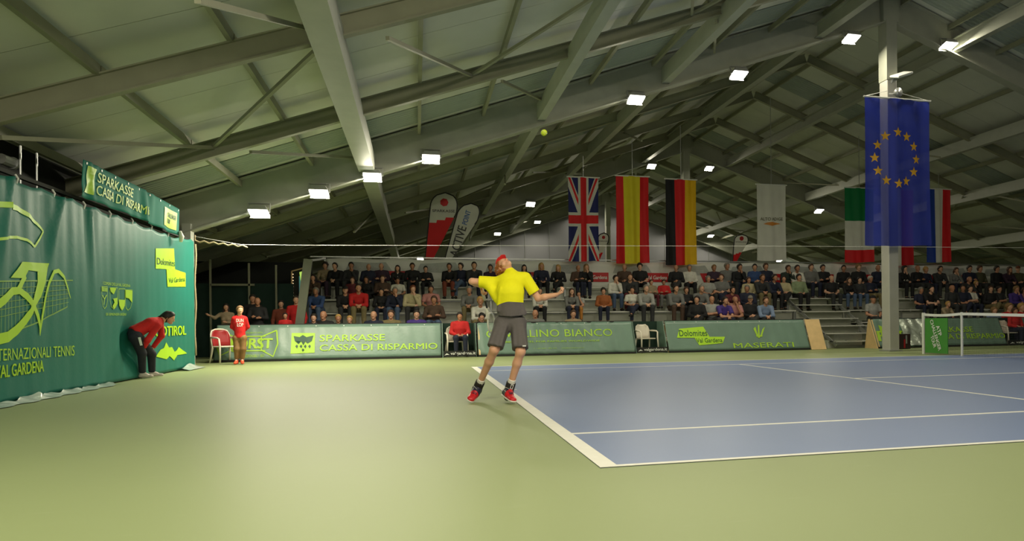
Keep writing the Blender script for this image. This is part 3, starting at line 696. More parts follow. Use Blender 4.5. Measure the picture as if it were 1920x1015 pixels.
def uk(u, v):
    # hanging lengthwise: swap axes; flag is 1:2 turned by 90 degrees
    X = (v-.5)*2; Y = (u-.5)           # long axis X in [-1,1], short axis Y in [-.5,.5]
    if abs(Y) < .10 or abs(X) < .10: return 0
    if abs(Y) < .167 or abs(X) < .167: return 1
    for s_ in (1, -1):
        d = (Y-s_*X/2)/math.sqrt(1.25)
        if (-.067 < d*s_*(1 if X > 0 else -1) < 0): return 0
    if min(abs(Y-X/2), abs(Y+X/2))/math.sqrt(1.25) < .10: return 1
    return 2
FY = 20.55
flag('flag', 1065, 1122, 333, 490, FY, 'union flag in blue, white and red hanging above the stand', uk, [RED, WHT, NAVY], .05, 130, 300)
flag('flag', 1155, 1216, 331, 494, FY, 'red and yellow striped flag hanging above the stand', lambda u, v: 0 if u < .24 or u > .74 else 1, [RED, YEL2], .08)
flag('flag', 1248, 1305, 337, 497, FY, 'black, red and gold flag hanging above the stand', lambda u, v: 0 if u < .30 else (1 if u < .64 else 2), [BLK, RED, YEL], .07)
fe, fn, W, H = flag('flag', 1419, 1473, 347, 489, FY, 'plain white hanging flag with small dark lettering and orange flower mark', None, WHT, .03)
bfn = lambda u, v, off: fn(u, v, off)
text('ALTO ADIGE', (.10, .53, .90, .57), fn, mat('olive_print', (.10, .10, .04), .6), fe, .02, .2, .02)
decal('flower_mark', [[(.2, .485), (.35, .475), (.5, .46), (.65, .475), (.82, .485), (.68, .50), (.5, .512), (.34, .505)]], fn, mat('orange_print', (.6, .22, .03), .6), fe, .1, .02)
flag('flag', 1584, 1638, 353, 492, FY, 'green, white and red flag left of the blue star flag', lambda u, v: 0 if v > .56 else (1 if v > .17 else 2), [GRN, WHT, RED], .05)
flag('flag', 1738, 1782, 355, 492, FY, 'blue, white and red flag right of the blue star flag', lambda u, v: 0 if u < .33 else (1 if u < .66 else 2), [F('mid_blue', 30, 60, 150), WHT, RED], .05)
flag('flag', 1660, 1712, 355, 498, FY+.1, 'white flag with red right half, mostly hidden behind the star flag', lambda u, v: 0 if u < .55 else 1, [WHT, F('crimson', 180, 24, 34)], .04)
EUB = F('eu_blue', 40, 56, 165)
N, L = EUB.node_tree.nodes, EUB.node_tree.links
tp = N.new('ShaderNodeBsdfTransparent'); mx = N.new('ShaderNodeMixShader'); mx.inputs[0].default_value = .10
prev = N['Material Output'].inputs[0].links[0].from_socket; L.new(prev, mx.inputs[1]); L.new(tp.outputs[0], mx.inputs[2]); L.new(mx.outputs[0], N['Material Output'].inputs[0])
ee, fn, W, H = flag('flag', 1623, 1743, 186, 461, 12.95, 'large blue flag with twelve gold stars hanging before the pillar', None, EUB, .085, 80, 120, cable=False)
GOLD = mat('gold_print', s2l(226, 170, 40), .6)
for k in range(12):
    a = math.radians(90-30*k); cu, cv = .47+.335*math.cos(a), .595+.335*W/H*math.sin(a)*1.03
    st_ = []
    for j in range(10):
        r_ = .072 if j % 2 == 0 else .030; b_ = math.radians(90+36*j); st_.append((cu+r_*math.cos(b_), cv+r_*math.sin(b_)*W/H))
    decal('star', [st_], fn, GOLD, ee, .04, .012)
MB().tube([(-W/2, 0, .02), (-.1, .3, .32)], .008, 5).tube([(W/2, 0, .02), (.1, .3, .32)], .008, 5).build('cord', WHITEM, ee)
# floodlight and loudspeaker on the pillar
P = at(1690, 140, 1, 13.3)
pf = empty('pillar_floodlight', tuple(P), 'flat floodlight tilted upwards on the pillar above the star flag', 'lamp')
pf.rotation_euler = (math.radians(20), math.radians(-20), .1)
MB().box((0, 0, 0), (.55, .34, .06)).build('housing', WHITEM, pf, bevel=.02); MB().box((0, 0, -.035), (.46, .26, .02)).build('glass', mat('pale_glass', (.45, .6, .62), .1), pf)
MB().beam((-.2, .1, -.05), (-.3, .2, -.35), .04, .02).build('bracket', CHROME, pf)
P = at(1681, 174, 1, 13.18)
ps = empty('loudspeaker', tuple(P), 'small grey horn loudspeaker on the pillar above the star flag', 'speaker')
MB().tube([(0, .12, 0), (0, .03, 0), (0, -.08, -.02)], [.04, .05, .14], 14).build('horn', CHROME, ps, True); MB().beam((0, .1, 0), (-.05, .25, .05), .03, .03).build('bracket', CHROME, ps)

# feather flags above the back banner
def feather(xb, yb_, xt, yt, wpx, Y, label, red, txt, tcol, lean):
    B = at(xb, yb_, 1, Y); T = at(xt, yt, 1, Y); H = T[2]-B[2]; Wd = wpx/FPX*(Y-CP[1])
    e = empty('feather_flag', tuple(B), label, 'flag', 'feather flags behind the back banner')
    def out(t):   # left and right edge at height t
        l = T[0]-B[0]-Wd*.5; x_l = l*t**.8*0
        cx = (T[0]-B[0])*t
        return cx
    n = 24; L_, R_ = [], []
    for i in range(n+1):
        t = i/n; wl = Wd*(.30+.70*min(1, t/.7)); cap = math.sqrt(max(0, 1-((t-.8)/.2)**2)) if t > .8 else 1
        xl = lean*t; L_.append((xl+wl*.5*(1-cap), H*t)); R_.append((xl+wl*(1-.5*(1-cap)), H*t))
    fnf = lambda u, v, off: (u, -off+.04*math.sin(v*3), v)
    vs = []; 
    for (a, z), (b, _) in zip(L_, R_):
        for k in range(7): vs.append(fnf(a+(b-a)*k/6, z, 0))
    fs = [(i*7+k, i*7+k+1, (i+1)*7+k+1, (i+1)*7+k) for i in range(n) for k in range(6)]
    me = pymesh('cloth', vs, fs, True); o = link('cloth', me, e, [WHT, RED])
    if red: me.polygons.foreach_set('material_index', [1 if (i-k*.5) < n*(.52 if H > 1.8 else .22) else 0 for i in range(n) for k in range(6)])
    MB().tube([fnf(a, z, 0) for a, z in L_]+[fnf(b, z, 0) for b, z in R_[::-1][:10]], .022, 6).build('edge_pole', BLACK, e, True)
    if red:
        decal('red_mark', [ellipse(lean*.85+Wd*.5, H*.85, Wd*.16, Wd*.16, 7)], fnf, REDPR, e, None, .02)
        text('SPARKASSE', (lean*.75+Wd*.08, H*.70, lean*.75+Wd*.92, H*.74), fnf, BLACK, e, .01, None, .02)
    else:
        def rf(u, v, off): a = math.atan2(H, lean+.05); return fnf(lean*.08+Wd*.25+u*math.cos(a)-v*math.sin(a), .12+u*math.sin(a)+v*math.cos(a), off)
        text('ACTIVE', (0, -.22, H*.56, .08), rf, BLACK, e, .02, None, .02); text('POINT', (H*.60, -.20, H*.86, -.02), rf, mat('blue_print', s2l(40, 90, 160), .5), e, .02, None, .02)
    return e
feather(797, 486, 828, 361, 48, 21.3, 'white and red feather flag, the taller of the two above the stand', True, '', None, .25)
feather(834, 486, 862, 381, 40, 21.3, 'white feather flag with slanted black lettering above the stand', False, '', None, .55)
feather(1116, 492, 1126, 437, 22, 24.5, 'small feather flag half hidden behind the union flag', True, '', None, .15)
feather(1374, 490, 1392, 440, 30, 24.5, 'small feather flag left of the plain white flag', True, '', None, .12)

# ================================================================ PEOPLE: sculpting by smooth union of tapered capsules
def nrm(v): v = np.array(v, float); return v/(np.linalg.norm(v)+1e-9)
def cap(a, b, ra, rb=None, k=.03, fd=None, ff=1.0, cut=None, neg=False):
    return dict(a=np.array(a, float), b=np.array(b, float), ra=ra, rb=ra if rb is None else rb, k=k, fd=None if fd is None else nrm(fd), ff=ff, cut=cut or [], neg=neg)
def ball(c, r, k=.02, fd=None, ff=1.0, neg=False): return cap(c, c, r, r, k, fd, ff, None, neg)
def sculpt(prims, h, cuts=()):
    lo = np.min([np.minimum(p['a'], p['b'])-max(p['ra'], p['rb']) for p in prims if not p['neg']], 0)-3*h
    hi = np.max([np.maximum(p['a'], p['b'])+max(p['ra'], p['rb']) for p in prims if not p['neg']], 0)+3*h
    n = np.ceil((hi-lo)/h).astype(int)+1
    F = np.full(n, 9., np.float32)
    for p in prims:
        R = max(p['ra'], p['rb'])+p['k']+3*h
        i0 = np.maximum(0, np.floor((np.minimum(p['a'], p['b'])-R-lo)/h).astype(int)); i1 = np.minimum(n, np.ceil((np.maximum(p['a'], p['b'])+R-lo)/h).astype(int)+1)
        if (i1 <= i0).any(): continue
        g = [lo[a]+h*np.arange(i0[a], i1[a], dtype=np.float32) for a in range(3)]
        X = g[0][:, None, None]; Y = g[1][None, :, None]; Z = g[2][None, None, :]
        ab = p['b']-p['a']; L2 = ab@ab
        dx, dy, dz = X-p['a'][0], Y-p['a'][1], Z-p['a'][2]
        if L2 > 1e-12: t = np.clip((dx*ab[0]+dy*ab[1]+dz*ab[2])/L2, 0, 1)
        else: t = np.zeros((1, 1, 1), np.float32)
        ex, ey, ez = dx-t*ab[0], dy-t*ab[1], dz-t*ab[2]
        q = ex*ex+ey*ey+ez*ez
        if p['fd'] is not None:
            dn = ex*p['fd'][0]+ey*p['fd'][1]+ez*p['fd'][2]; q = q+dn*dn*(1/p['ff']**2-1)
        d = np.sqrt(q)-(p['ra']+(p['rb']-p['ra'])*t)
        for c, nn in p['cut']: d = np.maximum(d, (X-c[0])*nn[0]+(Y-c[1])*nn[1]+(Z-c[2])*nn[2])
        sl = tuple(slice(i0[a], i1[a]) for a in range(3)); S = F[sl]
        if p['neg']: F[sl] = np.maximum(S, -d); continue
        k = p['k']; m = np.clip(.5+.5*(S-d)/k, 0, 1); F[sl] = S+(d-S)*m-k*m*(1-m)
    if cuts:
        X, Y, Z = [lo[a]+h*np.arange(n[a], dtype=np.float32) for a in range(3)]
        for c, nn in cuts: F = np.maximum(F, (X-c[0])[:, None, None]*nn[0]+(Y-c[1])[None, :, None]*nn[1]+(Z-c[2])[None, None, :]*nn[2])
    F[0] = F[-1] = 9; F[:, 0] = F[:, -1] = 9; F[:, :, 0] = F[:, :, -1] = 9
    ns = n-1; sid = []; spos = []; quads = []
    for ax in range(3):
        A = F[tuple(slice(0, -1) if a == ax else slice(None) for a in range(3))]; B = F[tuple(slice(1, None) if a == ax else slice(None) for a in range(3))]
        ijk = np.argwhere((A < 0) != (B < 0))
        if len(ijk) == 0: continue
        a_ = A[tuple(ijk.T)]; b_ = B[tuple(ijk.T)]; t = a_/(a_-b_)
        pos = ijk.astype(float); pos[:, ax] += t
        u, v = (ax+1) % 3, (ax+2) % 3; cs = []
        for du, dv in ((0, 0), (1, 0), (1, 1), (0, 1)):
            c = ijk.copy(); c[:, u] -= du; c[:, v] -= dv
            cid = (c[:, 0]*n[1]+c[:, 1])*n[2]+c[:, 2]; cs.append(cid); sid.append(cid); spos.append(pos)
        q = np.stack(cs, 1); q[a_ > 0] = q[a_ > 0][:, ::-1]; quads.append(q[:, ::-1])
    sid = np.concatenate(sid); spos = np.concatenate(spos); quads = np.concatenate(quads)
    uq, inv = np.unique(sid, return_inverse=True); cnt = np.bincount(inv)
    P_ = np.stack([np.bincount(inv, spos[:, a])/cnt for a in range(3)], 1)*h+lo
    return P_, np.searchsorted(uq, quads)
def smesh(name, prims, h, cuts=(), colf=None):
    P_, Q = sculpt(prims, h, cuts)
    me = bpy.data.meshes.new(name); me.vertices.add(len(P_)); me.vertices.foreach_set('co', P_.ravel())
    me.loops.add(Q.size); me.loops.foreach_set('vertex_index', Q.ravel().astype(np.int32))
    me.polygons.add(len(Q)); me.polygons.foreach_set('loop_start', np.arange(0, Q.size, 4, dtype=np.int32)); me.polygons.foreach_set('loop_total', np.full(len(Q), 4, np.int32))
    me.update(calc_edges=True); me.validate(); me.polygons.foreach_set('use_smooth', [True]*len(me.polygons))
    if colf is not None:
        cen = P_[Q].mean(1); me.polygons.foreach_set('material_index', [int(colf(c)) for c in cen])
    return me

def hand(wp_, d, pn, curl=.5, s=1.0, side=1, fine=True):
    """palm, four unequal bent fingers and a thumb; d = direction, pn = the way the palm faces"""
    d = nrm(d); pn = nrm(np.array(pn)-d*(np.array(pn)@d)); sd = np.cross(d, pn)*side; o = []
    if not fine:
        return [cap(wp_, wp_+d*.075*s, .028*s, .032*s, .02, pn, .55), cap(wp_+d*.08*s, wp_+(d*.12+pn*.05*curl)*s, .030*s, .022*s, .02, pn, .5), cap(wp_+(d*.02+sd*.025)*s, wp_+(d*.07+sd*.05+pn*.02)*s, .014*s, .011*s, .01)]
    for i, off in enumerate((-.027, -.009, .010, .029)):
        o.append(cap(wp_+(d*.015+sd*off*.6)*s, wp_+(d*.082+sd*off)*s, .014*s, .0125*s, .012))
        L = (.068, .080, .076, .060)[::-1][i] if side < 0 else (.060, .076, .080, .068)[i]
        p0 = wp_+(d*.085+sd*off)*s; a = 0
        for f_, r0, r1 in ((.46, .0098, .009), (.30, .009, .0083), (.24, .0083, .0072)):
            a += curl*1.15; dd = d*math.cos(a)+pn*math.sin(a)+sd*off*1.2
            p1 = p0+nrm(dd)*L*f_*s; o.append(cap(p0, p1, r0*s, r1*s, .006)); p0 = p1
    p0 = wp_+(d*.018+sd*.022)*s; p1 = p0+nrm(d*.65+sd*.75+pn*.35)*.038*s; p2 = p1+nrm(d*.9+sd*.25+pn*.5)*.030*s; p3 = p2+nrm(d*.8+pn*.6)*.024*s
    o += [cap(p0, p1, .015*s, .0125*s, .012), cap(p1, p2, .0115*s, .0105*s, .006), cap(p2, p3, .0105*s, .009*s, .006)]
    return o
def head_prims(hc, hf, hu, s=1.0, k=.02, fem=False):
    hf = nrm(hf); hu = nrm(np.array(hu)-hf*(np.array(hu)@hf)); hr = np.cross(hf, hu)
    q = lambda f, u, r=0: hc+(hf*f+hu*u+hr*r)*s
    jw = .9 if fem else 1.0
    o = [cap(q(-.018, .032), q(.012, .036), .082*s, .080*s, k, hr, .88), cap(q(.022, .01), q(.040, -.052), .066*s*jw, .046*s*jw, .03, hr, .92),
         cap(q(.070, -.078), q(.062, -.083), .022*s, .02*s, .02),                                  # chin
         cap(q(.086, .012), q(.104, -.024), .0085*s, .0130*s, .010), ball(q(.094, -.026, .011), .008*s, .006), ball(q(.094, -.026, -.011), .008*s, .006),   # nose
         cap(q(.082, .026, -.035), q(.082, .026, .035), .0100*s, .0100*s, .012),                     # brow
         cap(q(.083, -.049, -.017), q(.083, -.049, .017), .0078*s, .0078*s, .006), cap(q(.080, -.061, -.014), q(.080, -.061, .014), .0085*s, .0085*s, .006)]   # lips
    for sg in (-1, 1):
        o += [cap(q(-.008, .012, .079*sg), q(-.014, -.022, .076*sg), .017*s, .011*s, .006, hr, .45), cap(q(.055, -.018, .040*sg), q(.045, -.03, .048*sg), .024*s, .02*s, .02)]
    return o, q
def eyes_mesh(q, s, h, parent, mats, colors=1):
    m = MB()
    for sg in (-1, 1):
        m.sphere(q(.0735, .006, .031*sg), .0100*s, 10, 0); m.sphere(q(.0795, .006, .031*sg), .0056*s, 8, 1)
    return m.build('eyes', mats, parent, True)
EYEM = [mat('eye_white', (.75, .73, .70), .2, 0), mat('iris_dark', (.02, .015, .01), .2, 0)]
def hair_prims(kind, hc, hf, hu, s=1.0):
    hf = nrm(hf); hu = nrm(np.array(hu)-hf*(np.array(hu)@hf)); hr = np.cross(hf, hu)
    q = lambda f, u, r=0: hc+(hf*f+hu*u+hr*r)*s
    face = [(q(.052, .03), nrm(hf*.8-hu*.55))]
    top = cap(q(-.022, .040), q(.012, .050), .098*s, .090*s, .02, hr, .92, cut=[(q(.052, .040), nrm(hf*.75-hu*.65))])
    if kind == 'bald': return [cap(q(-.030, .0), q(-.030, .0), .083*s, .083*s, .02, hr, .97, cut=[(q(-.02, .03), nrm(hu*.9+hf*.5)), (q(.0, 0), hf)])]
    o = [top, cap(q(-.035, .015), q(-.03, -.03), .088*s, .066*s, .02, hr, .98, cut=[(q(.004, 0), hf)])]
    if kind == 'fringe': o.append(cap(q(.055, .085, -.03), q(.055, .085, .03), .026*s, .026*s, .02))
    if kind == 'long':
        for sg in (-1, 1): o.append(cap(q(-.01, .02, .070*sg), q(-.005, -.15, .078*sg), .032*s, .028*s, .02))
        o.append(cap(q(-.06, 0), q(-.06, -.17), .062*s, .05*s, .03, hf, .6))
    if kind == 'tail': o.append(cap(q(-.10, .03), q(-.15, -.04), .034*s, .028*s, .02)); o.append(cap(q(-.15, -.04), q(-.16, -.16), .028*s, .012*s, .02))
    if kind == 'curly':
        rnd = random.Random(3)
        for _ in range(60):
            a, b = rnd.uniform(0, 6.28), rnd.uniform(-.25, 1)
            v = hf*(-.022+.088*math.cos(a)*math.sqrt(1-b*b))+hu*(.045+.095*b)+hr*(.085*math.sin(a)*math.sqrt(1-b*b))
            if (v@hf) > .05 and (v@hu) < .09: continue
            o.append(ball(hc+v*s, rnd.uniform(.018, .028)*s, .008))
    if kind == 'cap':
        o = [cap(q(-.018, .046), q(.010, .052), .092*s, .088*s, .02, hr, .92, cut=[(q(0, .045), -hu)]), cap(q(.07, .052, -.02), q(.15, .045, -.02), .05*s, .045*s, .01, hu, .14), cap(q(.07, .052, .02), q(.15, .045, .02), .05*s, .045*s, .01, hu, .14)]
    return o

def body_parts(J, s=1.0, fem=False, fine=False, g=1.0, sleeve='long', legs='long', top_ease=.012, neckline=True):
    """returns dict of primitive lists from a joint dictionary"""
    pel, ch, nk, hc = J['pel'], J['chest'], J['neck'], J['head']
    sl, sr = J['shl'], J['shr']; across = nrm(sr-sl); hacr = nrm(J['hipr']-J['hipl'])
    fw = nrm(np.cross(nrm(nk-pel), across)) ; fw = J.get('fwd', fw)
    sw = .9 if fem else 1.0
    sk, tp, bt, so = [], [], [], []
    mid = (pel+ch)/2
    tor = lambda e, k: [cap(J['hipl']*.6+pel*.4, J['hipr']*.6+pel*.4, (.098*g)*s+e, None, k, fw, .95), cap(pel, mid, (.125*g)*s+e, (.118*g*sw)*s+e, k, fw, .74), cap(mid, ch, (.118*g*sw)*s+e, (.145*g*sw)*s+e, k, fw, .70),
                        cap(ch, (ch+nk)/2, (.145*sw*g)*s+e, .11*s+e, k, fw, .66), cap(sl*.8+sr*.2, sr*.8+sl*.2, .062*s+e, None, k+.02)]
    sk += tor(-.014*s, .04)
    tp += tor(top_ease*s, .05)[1:]
    tp[0]['cut'] = [(pel+nrm(pel-ch)*.03*s, nrm(pel-ch))]
    if fem: tp += [ball(ch+fw*.075*s+across*.07*s*q_+nrm(pel-nk)*.0*s, .062*s, .04) for q_ in (-1, 1)]
    sk += [cap((ch+nk)/2, nk, .062*s, .056*s, .03), cap(nk, hc+nrm(nk-hc)*.03*s, .055*s*sw, .052*s*sw, .02)]
    hp, q = head_prims(hc, J['hf'], J['hu'], s*1.0, fem=fem); sk += hp
    for a_, b_, c_, hd, pn, sd in ((sl, J['ell'], J['wrl'], J['hdl'], J.get('pnl', -fw), -1), (sr, J['elr'], J['wrr'], J['hdr'], J.get('pnr', -fw), 1)):
        sk += [cap(a_, b_, .050*s*sw, .038*s*sw, .03), cap(b_, b_+(c_-b_)*.35, .038*s*sw, .040*s*sw, .02), cap(b_+(c_-b_)*.35, c_, .040*s*sw, .026*s*sw, .02)]
        sk += hand(c_, hd, pn, J.get('curl', .45), s*.95, sd*J.get('handside', 1), fine)
        e = .013*s
        if sleeve == 'long' and sd == 1: tp += [cap(mid, pel+nrm(pel-mid)*.02*s, .128*g*s, .140*g*s, .04, fw, .80, cut=[(pel+nrm(pel-ch)*.03*s, nrm(pel-ch))])]
        if sleeve == 'long': tp += [cap(a_, b_, .054*s*sw+e, .044*s*sw+e, .035), cap(b_, c_+nrm(b_-c_)*.0, .043*s*sw+e, .030*s*sw+e, .03, cut=[(c_+nrm(b_-c_)*.01, nrm(c_-b_))])]
        elif sleeve == 'short': c0 = a_+(b_-a_)*.72; tp += [cap(a_, c0, .056*s*sw+e, .054*s*sw+e*1.3, .035, cut=[(c0, nrm(b_-a_))])]
    for a_, b_, c_, t_ in ((J['hipl'], J['knl'], J['anl'], J['tol']), (J['hipr'], J['knr'], J['anr'], J['tor'])):
        sk += [cap(a_, b_, .082*s*g, .056*s, .04), cap(b_, b_+(c_-b_)*.35, .052*s, .050*s, .03), cap(b_+(c_-b_)*.35, c_, .050*s, .036*s, .03)]+([cap(c_, c_+(t_-c_)*.35, .034*s, .026*s, .02)] if J.get('flat', True) else [])
        e = .012*s
        if legs == 'long': bt += [cap(a_, b_, .080*s*g+e, .062*s+e, .04), cap(b_, c_, .062*s+e, .046*s+e, .03, cut=[(c_+nrm(b_-c_)*.01, nrm(c_-b_))])]
        elif legs == 'short': c0 = a_+(b_-a_)*.9; bt += [cap(a_, c0, .092*s*g+e, .078*s+e*1.5, .04, cut=[(c0, nrm(b_-a_))])]
        fd = nrm((t_-c_)*V(1, 1, 0)+V(0, 0, 0)); heel = V(c_[0], c_[1], t_[2])-fd*.03*s if J.get('flat', True) else J['heel' + ('l' if a_ is J['hipl'] else 'r')]
        so += [cap(heel+V(0, 0, .012*s), t_+V(0, 0, .012*s), .040*s, .036*s, .02, V(0, 0, 1), .75, cut=[(t_-V(0, 0, .018*s), V(0, 0, -1))] if J.get('flat', True) else None),
               cap(c_-V(0, 0, .03*s), heel*.45+t_*.55+V(0, 0, .03*s), .048*s, .038*s, .03)]
    bt += [cap(J['hipl'], J['hipr'], .094*g*s, None, .05, fw, 1.0), cap(pel, pel+nrm(ch-pel)*.12*s, .120*g*s, .112*g*s, .04, fw, .78)]
    return dict(skin=sk, top=tp, bottom=bt, shoes=so), q
_cm = {}
def cmat(kind, rgb):
    k = (kind,)+tuple(rgb)
    if k not in _cm: _cm[k] = mat('%s_%02x%02x%02x' % (kind, *rgb), s2l(*rgb), {'skin': .5, 'hair': .6}.get(kind, .8), .10 if kind != 'skin' else .04, 14, bump=.25 if kind == 'cloth' else 0, bscale=18)
    return _cm[k]

# ---- seated spectators: a few poses, shared meshes, own colours
def seated(pose, fem):
    fw = V(0, -1, 0)
    J = dict(fwd=fw, pel=V(0, .0, .11), chest=V(0, -.02, .36), neck=V(0, -.02, .56), head=V(0, -.035, .70), hf=V(0, -1, -.06), hu=V(0, 0, 1),
             shl=V(.19, -.01, .50), shr=V(-.19, -.01, .50), hipl=V(.09, -.02, .09), hipr=V(-.09, -.02, .09),
             knl=V(.13, -.44, .10), knr=V(-.13, -.44, .10), anl=V(.13, -.42, -.33), anr=V(-.13, -.42, -.33), tol=V(.15, -.58, -.395), tor=V(-.15, -.58, -.395), curl=.6)
    def arms(el, wr, hd, el2=None, wr2=None, hd2=None):
        J['ell'], J['wrl'], J['hdl'] = V(*el), V(*wr), V(*hd)
        J['elr'], J['wrr'], J['hdr'] = [V(*x) for x in (el2 or (-el[0], el[1], el[2]), wr2 or (-wr[0], wr[1], wr[2]), hd2 or (-hd[0], hd[1], hd[2]))]
    if pose == 0: arms((.25, -.06, .24), (.09, -.24, .17), (-.5, -.8, -.1))
    elif pose == 1:
        J.update(chest=V(0, -.10, .34), neck=V(0, -.19, .52), head=V(0, -.24, .655), shl=V(.19, -.16, .46), shr=V(-.19, -.16, .46), hf=V(0, -1, .05))
        arms((.19, -.34, .20), (.05, -.46, .20), (-.6, -.4, -.5))
    elif pose == 2: arms((.26, -.05, .26), (-.06, -.19, .27), (-1, -.2, 0), (-.26, -.05, .26), (.06, -.21, .30), (1, -.2, 0))
    elif pose == 3:
        J.update(chest=V(.01, -.08, .35), neck=V(.02, -.13, .54), head=V(.03, -.16, .68), shl=V(.2, -.11, .48), shr=V(-.17, -.11, .48), hf=V(.2, -1, -.05))
        arms((.21, -.28, .22), (.07, -.24, .50), (-.1, .1, 1), (-.22, -.22, .22), (.10, -.30, .20), (1, -.1, .1))
    else:
        J.update(hf=V(-.45, -1, 0), knl=V(.03, -.45, .16), anl=V(-.16, -.52, -.10), tol=V(-.26, -.62, -.17))
        arms((.25, -.10, .24), (.02, -.30, .22), (-1, -.3, -.1), (-.26, -.04, .25), (-.10, -.26, .20), (.6, -.8, 0))
    return J
HAIRS = ['bald', 'short', 'fringe', 'long', 'curly', 'cap', 'tail']
_pm = {}
def pmesh(pose, fem, part, var):
    k = (pose, fem, part, var)
    if k in _pm: return _pm[k]
    J = seated(pose, fem)
    if part == 'hair': me = smesh('hair', hair_prims(var, J['head'], J['hf'], J['hu']), .016)
    elif part == 'shirt_front':
        me = smesh('shirt_front', [cap(J['chest']+V(0, -.086, -.10), J['neck']+V(0, -.035, -.035), .030, .038, .02, V(0, 1, 0), .6)], .018)
    else:
        B, q = body_parts(J, 1.0, fem, False, sleeve=var if part == 'top' else 'long', legs='long', g=1.0 if fem else 1.12)
        if part == 'skin': me = smesh('person', B['skin'], .018)
        else: me = smesh(part, B[{'top': 'top', 'trousers': 'bottom', 'shoes': 'shoes'}[part]], .022)
    me.materials.append(None); _pm[k] = me; return me
def pobj(name, me, m, parent=None):
    o = bpy.data.objects.new(name, me); C.objects.link(o); o.parent = parent
    o.material_slots[0].link = 'OBJECT'; o.material_slots[0].material = m; return o
SKINS = [(196, 146, 118), (184, 132, 104), (206, 158, 132), (172, 120, 92)]
HC = dict(black=(20, 17, 16), dark=(38, 28, 24), brown=(74, 48, 32), grey=(128, 122, 114), white=(178, 172, 162), blond=(176, 138, 78), red=(110, 56, 30), sandy=(130, 100, 62))
TC = dict(black=(20, 20, 23), charcoal=(44, 45, 47), grey=(110, 110, 108), lightgrey=(150, 150, 146), white=(205, 202, 192), cream=(180, 168, 132), beige=(150, 132, 106), navy=(24, 29, 52), blue=(48, 72, 120), lightblue=(120, 138, 168), purple=(68, 48, 128), plum=(52, 32, 52), maroon=(88, 26, 36), red=(186, 26, 28), brown=(74, 54, 42), olive=(70, 70, 48), darkgreen=(32, 46, 38), teal=(30, 70, 74), orange=(150, 84, 40), pink=(176, 120, 116), palegreen=(128, 142, 108), khaki=(116, 104, 70), mustard=(170, 110, 40), denim=(70, 88, 116), rust=(120, 56, 38))
CN = dict(lightgrey='light grey', lightblue='light blue', darkgreen='dark green', palegreen='pale green')
def person(P, pose, hair, hcol, tcol, bcol, label, group, s=1.0, fem=False, sleeve='long', front=None, rz=0, skin=None, scz=None):
    sk = cmat('skin', skin or random.choice(SKINS))
    o = pobj('person', pmesh(pose, fem, 'skin', ''), sk); o.location = P; o.rotation_euler[2] = rz; o.scale = (s, s, s)
    tag(o, label, 'person', group)
    pobj('hair' if hair != 'cap' else 'cap', pmesh(pose, fem, 'hair', hair), cmat('cloth' if hair == 'cap' else 'hair', HC.get(hcol) or TC[hcol]), o)
    pobj('shirt' if sleeve == 'short' else 'jacket', pmesh(pose, fem, 'top', sleeve), cmat('cloth', TC[tcol]), o)
    pobj('trousers', pmesh(pose, fem, 'trousers', ''), cmat('cloth', TC[bcol]), o)
    pobj('shoes', pmesh(pose, fem, 'shoes', ''), cmat('cloth', (30, 27, 25)), o)
    if front: pobj('shirt_front', pmesh(pose, fem, 'shirt_front', ''), cmat('cloth', TC[front]), o)
    return o
# (x, y of the head, row, hair, hair colour, top colour, garment, trousers, flags)
S = []
def R_(row, txt):
    for ln in txt.strip().split(';'):
        f_ = ln.split()
        if f_: S.append((float(f_[0]), float(f_[1]), row, f_[2], f_[3], f_[4], f_[5], f_[6], f_[7:]))
R_(4, """610 499 curly dark beige cardigan plum f white; 631 500 short black black jacket black; 660 499 short black charcoal jacket charcoal; 691 501 bald dark navy jacket navy white;
715 500 bald red plum sweater charcoal; 747 504 long dark black jacket black f white; 773 500 tail dark black sweater black f; 798 505 short black black jacket black; 845 501 short dark black jacket rust grey;
864 500 short dark navy jacket denim; 890 499 short dark charcoal vest navy grey; 922 503 tail dark plum jacket black f; 983 503 long black black jacket black f; 1015 500 long blond navy jacket black f; 1047 503 long blond black jacket black f;
1084 503 bald grey brown jacket navy; 1101 502 long sandy black shirt navy f cream; 1171 502 bald red brown jacket charcoal grey; 1200 501 curly black black t-shirt black s; 1268 503 bald dark black jacket charcoal;
1293 503 short grey white sweater black; 1339 503 fringe sandy plum jacket black; 1363 500 short grey grey shirt charcoal; 1387 502 short dark black sweater navy; 1415 502 short black blue shirt charcoal; 1436 499 short brown navy jacket blue;
1479 504 short brown darkgreen jacket charcoal; 1496 504 short dark white shirt charcoal; 1521 502 short brown grey sweater navy; 1543 503 short black black sweater black white; 1582 504 short black black jacket charcoal; 1610 502 curly sandy black jacket black;
1646 501 bald sandy navy jacket navy; 1695 505 long black black jacket black f white; 1720 504 bald white black sweater charcoal; 1736 507 curly blond navy jacket navy f; 1764 501 short dark charcoal jacket charcoal; 1794 508 tail brown grey jacket navy f;
1818 504 short dark navy jacket black; 1837 503 short brown olive shirt charcoal; 1869 502 short dark black jacket black white; 1893 507 long brown plum jacket black f; 1909 505 cap red olive jacket black""")
